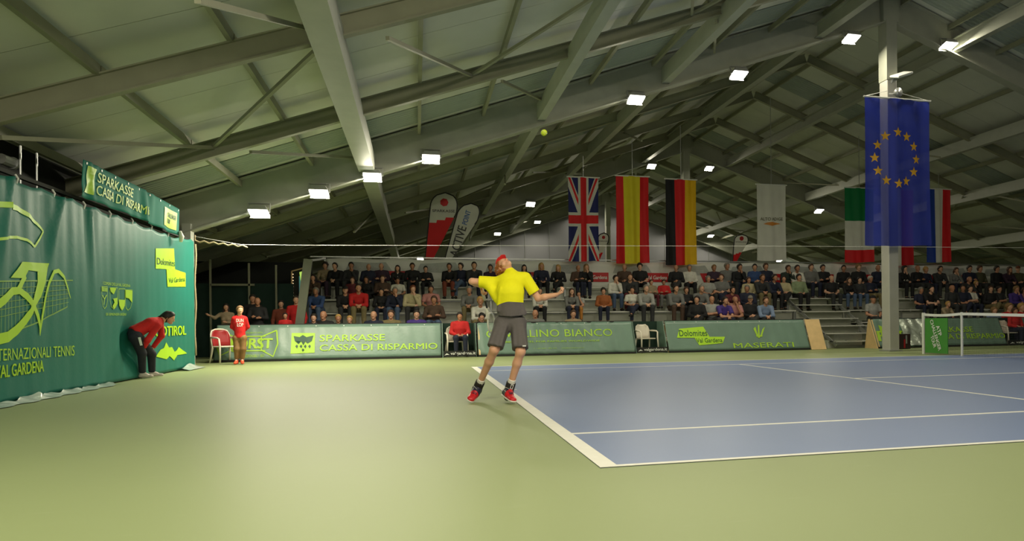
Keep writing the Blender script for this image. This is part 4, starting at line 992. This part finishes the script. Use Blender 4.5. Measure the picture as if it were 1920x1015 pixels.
R_(3, """589 522 long dark brown sweater charcoal f; 661 526 short brown maroon sweater plum; 687 525 long dark black shirt black f; 717 523 fringe brown brown jacket brown; 746 527 tail dark white shirt charcoal f s; 1154 523 short dark white shirt denim;
1184 521 short brown charcoal jacket maroon; 1221 530 short brown beige jacket maroon; 1245 530 fringe dark red jacket grey; 1328 524 short grey lightgrey t-shirt charcoal s; 1353 521 short brown grey t-shirt navy s; 1404 526 short brown cream shirt charcoal; 1430 520 short brown charcoal sweater khaki;
1451 521 short dark navy jacket black white; 1470 524 short dark cream sweater black black; 1498 521 short dark palegreen jacket black; 1559 523 bald dark black t-shirt charcoal s; 1595 527 long brown black jacket denim f; 1612 526 short dark charcoal jacket denim; 1632 524 short white navy jacket khaki grey;
1817 525 bald red charcoal jacket navy; 1831 532 tail blond black jacket black f cream""")
R_(2, """595 547 short grey blue jacket denim; 646 545 cap black black jacket charcoal; 671 540 short dark red jacket khaki; 715 548 tail dark black jacket navy f; 742 546 short grey navy jacket denim cream; 774 543 short red cream sweater charcoal;
808 543 tail dark pink t-shirt charcoal f s; 883 545 short grey grey jacket khaki; 1013 547 short dark white shirt black; 1073 548 long brown grey cardigan navy f; 1087 552 fringe black lightgrey t-shirt mustard s; 1132 547 curly dark orange jacket navy; 1186 545 tail dark white t-shirt navy f s;
1212 541 short grey lightgrey shirt charcoal; 1268 542 short dark grey shirt brown; 1287 545 fringe brown black jacket black f white; 1315 537 short grey grey shirt navy; 1374 545 short dark maroon t-shirt navy f s; 1401 542 short grey navy sweater navy;
1727 545 short grey navy t-shirt navy s; 1747 543 short black black t-shirt black s; 1785 538 bald sandy charcoal shirt charcoal; 1806 541 short dark navy t-shirt navy s; 1819 542 short dark white t-shirt navy s; 1858 543 short brown black sweater khaki; 1873 543 short dark charcoal t-shirt khaki s;
1906 543 short sandy purple jacket navy; 1921 545 short brown pink shirt navy""")
R_(1, """814 560 short brown brown cardigan denim f; 902 566 curly blond white jacket khaki f; 1307 563 short dark black jacket black; 1335 558 bald grey lightgrey t-shirt charcoal s; 1358 558 short dark purple t-shirt navy s; 1379 562 bald dark pink t-shirt charcoal s;
1407 559 cap grey black vest charcoal lightblue; 1438 557 short brown lightblue shirt black; 1637 560 cap black lightgrey shirt charcoal s; 1778 571 short blond beige shirt plum""")
R_(0, """588 597 short dark charcoal jacket navy; 607 592 bald red black jacket black; 634 598 short blond darkgreen jacket navy; 656 600 short blond black jacket navy; 701 592 bald dark navy jacket navy; 733 589 short brown khaki shirt khaki; 781 590 fringe dark purple sweater navy white;
904 596 curly black charcoal jacket charcoal; 1004 589 bald red grey jacket charcoal; 1075 590 tail brown beige shirt khaki f; 1864 581 short sandy lightblue shirt navy""")
hairw = dict(bald='balding', short='%s-haired', fringe='%s-haired', long='long-haired %s', curly='curly %s-haired', cap='%s-capped', tail='%s-haired')
ORD = ['first', 'second', 'third', 'fourth', 'fifth', 'sixth', 'seventh', 'eighth', 'ninth', 'tenth', 'eleventh', 'twelfth', 'thirteenth', 'fourteenth', 'fifteenth', 'sixteenth', 'seventeenth', 'eighteenth', 'nineteenth', 'twentieth']+['twenty-'+x for x in ('first', 'second', 'third', 'fourth', 'fifth', 'sixth', 'seventh', 'eighth', 'ninth')]+['thirtieth']+['thirty-'+x for x in ('first', 'second', 'third', 'fourth', 'fifth', 'sixth', 'seventh', 'eighth', 'ninth')]+['fortieth']+['forty-'+x for x in ('first', 'second', 'third', 'fourth')]
ROWN = {4: 'top row', 3: 'second row down', 2: 'third row down', 1: 'fourth row down', 0: 'bottom row'}
cnt = {}
for i, (x, y, row, hair, hcol, tcol, garm, bcol, fl_) in enumerate(sorted(S, key=lambda t: (t[2], t[0]))):
    k = cnt[row] = cnt.get(row, 0)+1
    fem = 'f' in fl_; sleeve = 'short' if 's' in fl_ else 'long'; front = next((z for z in fl_ if z in TC), None)
    pose = random.Random(int(x*7+row)).choice([0, 0, 1, 1, 2, 3, 4]) if row else 0
    if 'vest' in garm and pose == 2: pose = 0
    if (hair, hcol) in (('bald', 'red'),): pass
    hy = SY[row]+seated(pose, fem)['head'][1]
    H = at(x, y, 1, hy); hz = seated(pose, fem)['head'][2]
    s_ = max(.74, min(1.12, (H[2]-SZ[row])/(hz+.0)))
    hw = hairw[hair]; hw = hw % hcol if '%' in hw else hw
    if hair == 'long': hw = hw+'-haired' if False else 'long %s-haired' % hcol
    lab = '%s spectator in %s %s, %s from left in the stands\' %s' % (hw, CN.get(tcol, tcol), garm, ORD[k-1], ROWN[row])
    person((H[0]-seated(pose, fem)['head'][0]*s_, SY[row], SZ[row]+.0), pose, hair, hcol, tcol, bcol, lab, 'spectators in the stands', s_, fem, sleeve, front, rz=random.Random(i).uniform(-.25, .1))

# ---- named figures with their own pose
def figure(J, loc, label, s, cols, fem=False, hair='short', h=.011, sleeve='long', legs='long', g=1.0, group=None, name='person', fine=True, extra=None, cuts=None):
    B, q = body_parts(J, s, fem, fine, g, sleeve, legs)
    me = smesh('person', B['skin'], h); o = link(name, me, None, cmat('skin', cols.get('skin', (214, 158, 128)))); o.location = loc
    tag(o, label, 'person', group)
    cuts = cuts or {}
    link('hair', smesh('hair', hair_prims(hair, J['head'], J['hf'], J['hu'], s), max(.009, h*.8)), o, cmat('hair', cols['hair']))
    link('jacket' if sleeve == 'long' else 'shirt', smesh('top', B['top'], h*1.15, cuts.get('top', ())), o, cmat('cloth', cols['top']))
    link('trousers', smesh('trousers', B['bottom'], h*1.15, cuts.get('bottom', ())), o, cmat('cloth', cols['bottom']))
    link('shoes', smesh('shoes', B['shoes'], h), o, cmat('cloth', cols['shoes']))
    eyes_mesh(q, s, h, o, EYEM)
    return o, q
def J3(d): return {k: V(*v) for k, v in d.items()}
SKIN1 = (226, 170, 138)
# --- player serving: joints read off the photo at their own depths (Y), world coordinates minus his base
PB = V(-.27, 3.97, 0)
def pj(x, y, Y): return at(x, y, 1, Y)-PB
J = dict(pel=pj(957, 597, 3.93), chest=pj(957, 547, 3.86), neck=pj(958, 513, 3.97), head=pj(947, 501, 4.03),
         hipr=pj(943, 606, 3.95), hipl=pj(971, 606, 3.93), knr=pj(927, 656, 3.80), knl=pj(976, 660, 3.76),
         anr=pj(900, 718, 4.12), anl=pj(958, 720, 3.92), tor=pj(882, 750, 4.02), tol=pj(961, 752, 3.76),
         shr=pj(932, 530, 3.99), shl=pj(985, 521, 3.93), elr=pj(885, 528, 4.05), ell=pj(1009, 560, 3.92),
         wrr=pj(903, 537, 4.24), wrl=pj(1044, 553, 3.80), curl=.75)
hf = nrm(RI*.10+V(0, 0, 1)*.95+_f*-.36); J['hf'] = hf; J['hu'] = nrm(-RI*.62+_f*.65+V(0, 0, .2))
J['fwd'] = nrm(V(-.12, -1, .25)); J['hdl'] = nrm(pj(1062, 544, 3.74)-J['wrl']); J['hdr'] = nrm(V(.15, .35, -.8)); J['pnl'] = V(-.25, -.2, 1); J['pnr'] = V(.8, -.5, 0)
J['flat'] = False; J['heelr'] = pj(893, 738, 4.20); J['heell'] = pj(947, 742, 4.0)
B, q = body_parts(J, .97, False, True, .92, 'short', 'short', top_ease=.018)
pl = link('person', smesh('person', B['skin'], .0068), None, cmat('skin', SKIN1)); pl.location = PB
tag(pl, 'tennis player in yellow shirt and grey shorts, arched back to serve at the baseline', 'person')
hp = hair_prims('short', J['head'], J['hf'], J['hu'], .97)
rnd = random.Random(5); hr_ = np.cross(J['hf'], nrm(J['hu']-J['hf']*(J['hu']@J['hf'])))
for _ in range(70):
    a, b = rnd.uniform(0, 6.28), rnd.uniform(-1, .9); hu_ = nrm(J['hu']-J['hf']*(J['hu']@J['hf']))
    v = J['hf']*(-.03+.085*b)+hu_*(.03+.088*math.cos(a)*math.sqrt(1-b*b))+hr_*(.088*math.sin(a)*math.sqrt(1-b*b))
    if (v@J['hf']) > .03 or (v@hu_) < -.06: continue
    hp.append(cap(J['head']+v, J['head']+v*1.12+V(0, 0, -.012), rnd.uniform(.012, .02), .009, .006))
link('hair', smesh('hair', hp, .0068), pl, mat('curly_auburn_hair', s2l(150, 88, 44), .5, .35, 40))
cp_ = [cap(q(-.005, .050), q(.030, .056), .092, .086, .01, hr_, .93, cut=[(q(0, .052), -nrm(hu_*.8-J['hf']*.3))]), cap(q(.060, .066, -.025), q(.108, .060, -.016), .044, .034, .012, hu_, .16), cap(q(.060, .066, .025), q(.108, .060, .016), .044, .034, .012, hu_, .16)]
link('cap', smesh('cap', cp_, .0068), pl, mat('red_cap_cloth', s2l(200, 26, 24), .7, .05, 10))
eyes_mesh(q, .97, 0, pl, EYEM)
# shirt: yellow above, grey panel below, hem cut by a plane
tp_ = [p for p in B['top']]
dn = nrm(J['pel']-J['chest'])
tp_ += [cap(pj(916, 536, 3.98), pj(932, 560, 3.92), .045, .05, .06), cap(J['neck']-nrm(J['head']-J['neck'])*.01, J['neck']+nrm(J['head']-J['neck'])*.025, .066, .062, .03), cap(pj(968, 578, 3.89), pj(977, 588, 3.89), .055, .065, .05),
        cap(J['chest']+dn*.10, J['pel']-dn*.02, .138, .150, .05, J['fwd'], .76)]
fr_, fl2 = pj(931, 579, 3.9), pj(986, 568, 3.86)
for k in range(5):                       # drapery creases
    a0_ = pj(938+10*k, 540+3*k, 3.80); tp_.append(cap(a0_, a0_+dn*.26+RI*(.012*(k-2)), .004, .018, .03))
hemc = pj(965, 590, 3.9)
yl = mat('yellow_shirt', s2l(250, 242, 10), .8, .03, 5, bump=.3, bscale=14); gy = mat('grey_sport_cloth', s2l(96, 90, 90), .8, .05, 6, bump=.35, bscale=16)
def shirt_side(c):               # below zero: grey lower panel, above zero: yellow
    r_ = (c+PB)-CP; X = 1124.03+FPX*(r_@RI)/(r_@_f); Y = 604.83-FPX*(r_@UP)/(r_@_f)
    return (566+max(0, (955-X))**1.75*.030+max(0, X-955)*.06-Y)*.01
sm_ = smesh('shirt', tp_, .0075, [(hemc, nrm(dn+RI*.02))])
at_ = sm_.attributes.new('panel', 'FLOAT', 'POINT'); at_.data.foreach_set('value', [shirt_side(np.array(v.co)) for v in sm_.vertices])
N, L = yl.node_tree.nodes, yl.node_tree.links; b = N['Principled BSDF']; old = b.inputs['Base Color'].links[0].from_socket
an_ = N.new('ShaderNodeAttribute'); an_.attribute_name = 'panel'; gt = N.new('ShaderNodeMath'); gt.operation = 'GREATER_THAN'; gt.inputs[1].default_value = 0
mx = N.new('ShaderNodeMixRGB'); mx.inputs[1].default_value = (*s2l(104, 97, 97), 1); L.new(an_.outputs['Fac'], gt.inputs[0]); L.new(gt.outputs[0], mx.inputs[0]); L.new(old, mx.inputs[2]); L.new(mx.outputs[0], b.inputs['Base Color'])
sh_ = link('shirt', sm_, pl, yl)
pn_ = B['bottom']
for a_, b_ in ((J['hipr'], J['knr']), (J['hipl'], J['knl'])):
    d_ = nrm(b_-a_)
    for k in range(3): pn_.append(cap(a_+d_*.06+RI*(.05*(k-1))+J['fwd']*.07, a_+d_*(.30+.02*k)+RI*(.06*(k-1))+J['fwd']*.085, .014, .024, .03, cut=[(a_+d_*.345, d_)]))
link('shorts', smesh('shorts', pn_, .0075), pl, gy)
# socks, ankle braces, shoes
for sd_, tg in (('r', 0), ('l', 1)):
    an, to, he, kn = J['an'+sd_], J['to'+sd_], J['heel'+sd_], J['kn'+sd_]; up_ = nrm(kn-an)
    link('sock', smesh('sock', [cap(an-up_*.05, an+up_*.065, .047, .045, .01, cut=[(an+up_*.062, up_)])], .007), pl, mat('white_sock', (.78, .74, .68), .9, .04))
    br = link('ankle_brace', smesh('ankle_brace', [cap(an-up_*.13, an+up_*.022, .056, .055, .01, cut=[(an+up_*.02, up_)]), cap(an-up_*.12, to*.35+he*.65, .056, .042, .02)], .0075), pl, mat('brace_black', (.022, .018, .016), .8, .1))
    fwv = nrm(-_f+RI*.25); c0 = an-up_*.035+fwv*.052+RI*.012; rr = nrm(np.cross(up_, fwv))
    MB().prism([(-.016, -.030), (.016, -.030), (.016, .030), (-.016, .030)], c0, rr, up_, fwv*.008).build('brace_label', WHITEP, br)
    MB().prism([(-.008, -.020), (.008, -.020), (.008, .020), (-.008, .020)], c0+fwv*.009, rr, up_, fwv*.002).build('brace_mark', BLACK, br)
    ft = nrm(to-he); wd = nrm(np.cross(ft, up_)); nn = nrm(np.cross(wd, ft)); nn = nn if nn[2] > 0 else -nn
    sh1 = [cap(he+nn*.035, he*.5+to*.5+nn*.04, .045, .043, .02, wd, .95), cap(he*.5+to*.5+nn*.03, to+nn*.015, .047, .044, .03, nn, .72), cap(he*.6+to*.4+nn*.05, an-up_*.06, .046, .050, .03)]
    def scol(c, he=he, to=to, ft=ft, nn=nn): t = (c-he)@ft; return 1 if t > .115 else 0
    so_ = link('shoe', smesh('shoe', sh1, .0065, [(he-nn*.004, -nn)], scol), pl, [mat('shoe_navy', s2l(34, 34, 60), .5, .1), mat('shoe_red', s2l(206, 30, 40), .4, .06)])
    link('sole', smesh('sole', [cap(he, he*.45+to*.55, .047, .045, .02, nn, .45), cap(he*.45+to*.55, to, .045, .047, .02, nn, .45)], .0065), so_, mat('sole_white', (.80, .76, .70), .6))
    for k in range(5):
        c_ = he*(.55-.07*k)+to*(.45+.07*k)+nn*(.088-.006*k); MB().tube([c_-wd*.026, c_+nn*.004, c_+wd*.026+ft*.008], .0035, 5).build('lace', mat('lace_dark', (.10, .03, .06), .8), so_)
    c_ = he*.55+to*.45+nn*.10; MB().tube([c_, c_+wd*.05+V(0, 0, .02), c_+wd*.085+V(0, 0, -.005), c_+wd*.05+V(0, 0, -.03)], .003, 5).build('lace', mat('lace_pale', (.5, .5, .45), .8), so_)
c0 = J['knl']*.86+J['hipl']*.14+J['fwd']*.085+RI*.035
MB().prism([(-.02, -.007), (.02, -.007), (.02, .007), (-.02, .007)], J['hipl']+nrm(J['knl']-J['hipl'])*.32+J['fwd']*.104+RI*.045, RI, UP, J['fwd']*.004).build('hem_logo', WHITEP, sh_)
# racket
rk = empty('tennis_racket', tuple(PB+J['wrr']+J['hdr']*.07), 'white framed tennis racket hanging from the player\'s hand behind the back', 'racket')
ho = PB+J['wrr']+J['hdr']*.06; tip = at(925, 621, 1, 4.55); ax_ = nrm(tip-ho); wv = nrm(np.cross(ax_, RI)); nv = np.cross(ax_, wv)
wv = nrm(wv*.98+nv*.10); nv = nrm(np.cross(ax_, wv)); LR = np.linalg.norm(tip-ho)
rl = lambda t, u=0, w_=0: (ax_*t+wv*u+nv*w_+ho)-np.array(rk.location)
MB().tube([rl(-.06), rl(.13)], [.019, .017], 8).build('grip', mat('cream_grip', (.78, .74, .62), .7), rk, True)
MB().tube([rl(-.075), rl(-.055)], [.022, .02], 8).build('butt_cap', BLACK, rk, True)
fr = mat('racket_white', (.80, .79, .72), .3); hl = LR-.34; hc_ = .34+hl/2
MB().tube([rl(.13), rl(.24)], [.012, .012], 8).build('shaft', mat('racket_dark', (.03, .03, .03), .3), rk, True)
for s_ in (-1, 1): MB().tube([rl(.24), rl(.29, s_*.03), rl(.36, s_*.085)], .009, 7).build('throat', fr, rk, True)
MB().tube([rl(hc_+hl/2*math.cos(a), .13*math.sin(a)) for a in np.linspace(0, 2*math.pi, 33)], .011, 7, cap=False).build('frame', fr, rk, True)
m = MB()
for k in range(-8, 9):
    u = k*.0135; hh = hl/2*math.sqrt(max(0, 1-(u/.128)**2)); m.tube([rl(hc_-hh, u), rl(hc_+hh, u)], .0009, 3)
for k in range(-9, 10):
    t = k*hl/20; ww = .128*math.sqrt(max(0, 1-(t/(hl/2))**2)); m.tube([rl(hc_+t, -ww), rl(hc_+t, ww)], .0009, 3)
o = m.build('strings', mat('string', (.5, .5, .42), .5), rk); o['kind'] = 'stuff'
# ball
BP = at(1020, 249, 1, 3.0)
bl = MB().sphere((0, 0, 0), .0335, 20).build('tennis_ball', mat('ball_felt', s2l(205, 225, 60), .95, .08, 60, bump=.5, bscale=200), None, True); bl.location = tuple(BP); tag(bl, 'yellow tennis ball tossed high in the air above the player', 'ball')
MB().tube([(.034*math.cos(a)*math.cos(.45*math.sin(2*a)), .034*math.sin(a)*math.cos(.45*math.sin(2*a)), .034*math.sin(.45*math.sin(2*a))) for a in np.linspace(0, 2*math.pi, 40)], .0012, 4, cap=False).build('seam', WHITEP, bl)

# --- ball girl bending forward beside the curtain (facing the court, +X)
GB = at(282, 709, 2, 0)
g_ = lambda x, y, dy=0: at(x, y, 1, GB[1]+dy)-GB
J = dict(pel=g_(254, 623, -.36), chest=g_(281, 608, -.22), neck=g_(304, 600, -.08), head=g_(316, 597, -.03), hf=V(.90, .10, -.30), hu=V(.28, 0, .95),
         hipl=g_(256, 631, -.26), hipr=g_(254, 632, -.46), knl=g_(284, 664, .0), knr=g_(266, 663, -.32), anl=g_(285, 698, .12), anr=g_(267, 699, -.16),
         tol=g_(303, 705, .10), tor=g_(284, 708, -.20), shl=g_(300, 604, .05), shr=g_(296, 611, -.27), ell=g_(303, 630, .08), elr=g_(277, 638, -.38),
         wrl=g_(286, 653, .0), wrr=g_(269, 653, -.34), hdl=V(.1, -.1, -1), hdr=V(.1, .1, -1), fwd=V(.45, .1, -.89), curl=.35)
J['tol'][2] = J['tor'][2] = .035; J['pnl'] = V(-1, 0, 0); J['pnr'] = V(-1, 0, 0)
bg, q = figure(J, tuple(GB), 'ball girl in red jacket bending forward, hands on knees, against the green curtain', .95, dict(skin=(206, 150, 122), hair=(30, 22, 20), top=(200, 26, 26), bottom=(30, 32, 44), shoes=(205, 195, 185)), True, 'tail', .0095, g=1.12)
MB().beam(g_(261, 633, -.585), g_(265, 648, -.545), .035, .01, (0, 1, 0)).build('pocket_print', WHITEP, bg)
# --- ball boy standing
BB = at(447, 684, 2, 0); b_ = lambda x, y, dy=0: at(x, y, 1, BB[1]+dy)-BB
J = dict(pel=b_(450, 631), chest=b_(449, 606), neck=b_(449, 593), head=b_(450, 582.5, -.02), hf=V(.45, -.95, 0), hu=V(0, 0, 1), hipl=b_(456, 634), hipr=b_(443, 634),
         knl=b_(456, 655, -.03), knr=b_(444, 655, -.03), anl=b_(454, 674), anr=b_(444, 674), tol=b_(455, 681, -.14), tor=b_(440, 683, -.14),
         shl=b_(459.5, 598), shr=b_(439, 598), ell=b_(464, 613, .08), elr=b_(435.5, 613, .08), wrl=b_(456, 622, .17), wrr=b_(444, 622, .17), hdl=V(-.8, .3, -.4), hdr=V(.8, .3, -.4), curl=.5, fwd=V(.1, -1, 0))
J['tol'][2] = J['tor'][2] = .03
bo, q = figure(J, tuple(BB), 'ball boy in red sweatshirt and brown trousers standing by the red chair', .88, dict(skin=(214, 164, 134), hair=(128, 100, 70), top=(204, 24, 26), bottom=(134, 98, 58), shoes=(226, 84, 50)), False, 'short', .0105, g=.92)
fnb = lambda u, v, off: tuple(J['chest']+V(.03, 0, 0)+V(.985, .1, 0)*u+V(0, 0, v)+V(.1, -1, 0)*(.128+off))
text('DUN', (-.085, .02, .075, .10), fnb, WHITEP, bo, .03); text('LOP', (-.065, -.085, .07, .0), fnb, WHITEP, bo, .03)
for a, c in (('anl', 0), ('anr', 1)): MB().tube([J[a]+V(0, 0, -.02), J[a]+V(0, 0, .06)], [.044, .046], 10).build('sock', mat('striped_sock', (.18, .19, .26), .9, .5, 30), bo)
# chair beside him
rc = plastic_chair(tuple(at(423, 681, 2, 0)), .75, 'white framed armchair with dark red back beside the ball boy', PLAST, REDP, .97)

# --- people sitting at the court edge and standing in the passage
def sit_at(x, y, Y, seatz, label, hair, hcol, tcol, bcol, pose=0, fem=False, rz=0, sleeve='long', s=None):
    jj = seated(pose, fem)['head']; H = at(x, y, 1, Y+jj[1]); s_ = s or (H[2]-seatz)/jj[2]
    return person((H[0], Y, seatz), pose, hair, hcol, tcol, bcol, label, None, s_, fem, sleeve, None, rz)
sit_at(862, 594, BY+.45, .44, 'ball boy in red jacket sitting in the first dark recess left of the player', 'short', 'dark', 'red', 'navy', 0)
sit_at(1903, 584, BY+.50, .44, 'child in red jacket sitting behind the net at the right picture edge', 'short', 'brown', 'red', 'navy', 0)
sit_at(1892, 577, 17.0, .40, 'sandy-haired child in red top behind the seated child at right edge', 'short', 'sandy', 'red', 'navy', 0)
sit_at(1915, 577, 17.0, .40, 'blond child in red top at the extreme right edge', 'short', 'blond', 'red', 'navy', 2)
def stand_fig(x, y, Y, label, hair, hcol, tcol, bcol, fem=False, arm='down', rz=0, hgt=None):
    H = at(x, y, 1, Y); s_ = H[2]/1.63
    J = dict(pel=V(0, 0, .97), chest=V(0, -.01, 1.25), neck=V(0, .01, 1.48), head=V(0, -.02, 1.63), hf=V(.2, -1, -.05), hu=V(0, 0, 1), hipl=V(.09, 0, .93), hipr=V(-.09, 0, .93), knl=V(.11, -.02, .52), knr=V(-.11, -.02, .52),
             anl=V(.12, .02, .10), anr=V(-.12, .02, .10), tol=V(.14, -.15, .03), tor=V(-.14, -.15, .03), shl=V(.18, 0, 1.41), shr=V(-.18, 0, 1.41), fwd=V(0, -1, 0), curl=.5)
    if arm == 'down': J.update(ell=V(.24, .02, 1.13), elr=V(-.24, .02, 1.13), wrl=V(.22, -.08, .89), wrr=V(-.22, -.08, .89), hdl=V(0, -.2, -1), hdr=V(0, -.2, -1))
    elif arm == 'up': J.update(ell=V(.23, -.06, 1.15), elr=V(-.30, -.10, 1.30), wrl=V(.05, -.22, 1.16), wrr=V(-.42, -.25, 1.38), hdl=V(-1, -.2, .2), hdr=V(-.6, -.3, .4))
    else: J.update(ell=V(.24, -.04, 1.16), elr=V(-.24, -.04, 1.16), wrl=V(-.02, -.20, 1.19), wrr=V(.02, -.22, 1.16), hdl=V(-1, 0, .1), hdr=V(1, 0, .1))
    B, q = body_parts({k: (v*s_ if k not in ('hf', 'hu', 'hdl', 'hdr', 'fwd', 'curl') else v) for k, v in J.items()}, s_, fem, False, 1.0)
    o = link('person', smesh('person', B['skin'], .018), None, cmat('skin', random.choice(SKINS))); o.location = (H[0], Y, 0); tag(o, label, 'person', 'people standing in the left passage')
    J2 = {k: (v*s_ if k == 'head' else v) for k, v in J.items()}
    link('hair', smesh('hair', hair_prims(hair, J2['head'], J['hf'], J['hu'], s_), .015), o, cmat('hair', HC[hcol]))
    link('jacket', smesh('jacket', B['top'], .02), o, cmat('cloth', TC[tcol])); link('trousers', smesh('trousers', B['bottom'], .02), o, cmat('cloth', TC[bcol])); link('shoes', smesh('shoes', B['shoes'], .02), o, cmat('cloth', (28, 26, 25)))
    return o
stand_fig(424, 577, 17.6, 'long-haired woman in white cardigan standing in the dark passage', 'long', 'dark', 'beige', 'black', True, 'up')
stand_fig(474, 561, 17.9, 'dark-haired man in black standing at the back of the passage', 'short', 'dark', 'black', 'black')
stand_fig(483, 566, 17.2, 'man in black with folded hands standing above the banner left of the stand', 'bald', 'red', 'black', 'black', False, 'fold')
stand_fig(527, 571, 17.8, 'man in dark vest standing second from the stand\'s side post', 'short', 'dark', 'rust', 'black')
stand_fig(555, 563, 17.3, 'person in dark red jacket standing next to the stand\'s side post', 'short', 'dark', 'red', 'black')
k_ = stand_fig(535, 593, 16.7, 'child in red t-shirt peeking over the banner near the stand\'s side post', 'short', 'dark', 'red', 'navy')
# glimpse of a lit opening beside the side post
wd = empty('window_1', (-4.78, 20.6, 2.2), 'small lit opening with bulbs left of the stand\'s side post', kind='structure')
MB().box((.06, .05, -.05), (.16, .02, .75)).build('pane', mat('dusk_glass', (.08, .26, .26), .3, 0, emit=.25), wd)
MB().box((0, .09, 0), (.46, .02, 1.0)).build('back', DARK, wd)
MB().beam((-.23, 0, -.5), (-.23, 0, .48), .04, .04, (0, 1, 0)).beam((-.23, 0, .48), (.25, 0, .62), .04, .04).build('frame', WOOD, wd)
MB().prism([(.0, .45), (.16, .50), (.10, .08), (.05, .08)], (0, -.02, 0), (1, 0, 0), (0, 0, 1), (0, .02, 0)).build('lit_sign', mat('lit_lime_sign', (.45, .7, .12), .4, 0, emit=.6), wd)
for k in range(9): MB().sphere((-.19, -.03, -.42+.1*k), .018, 8).build('bulb', mat('warm_bulb', (1, .75, .45), .4, 0, emit=.8), wd)
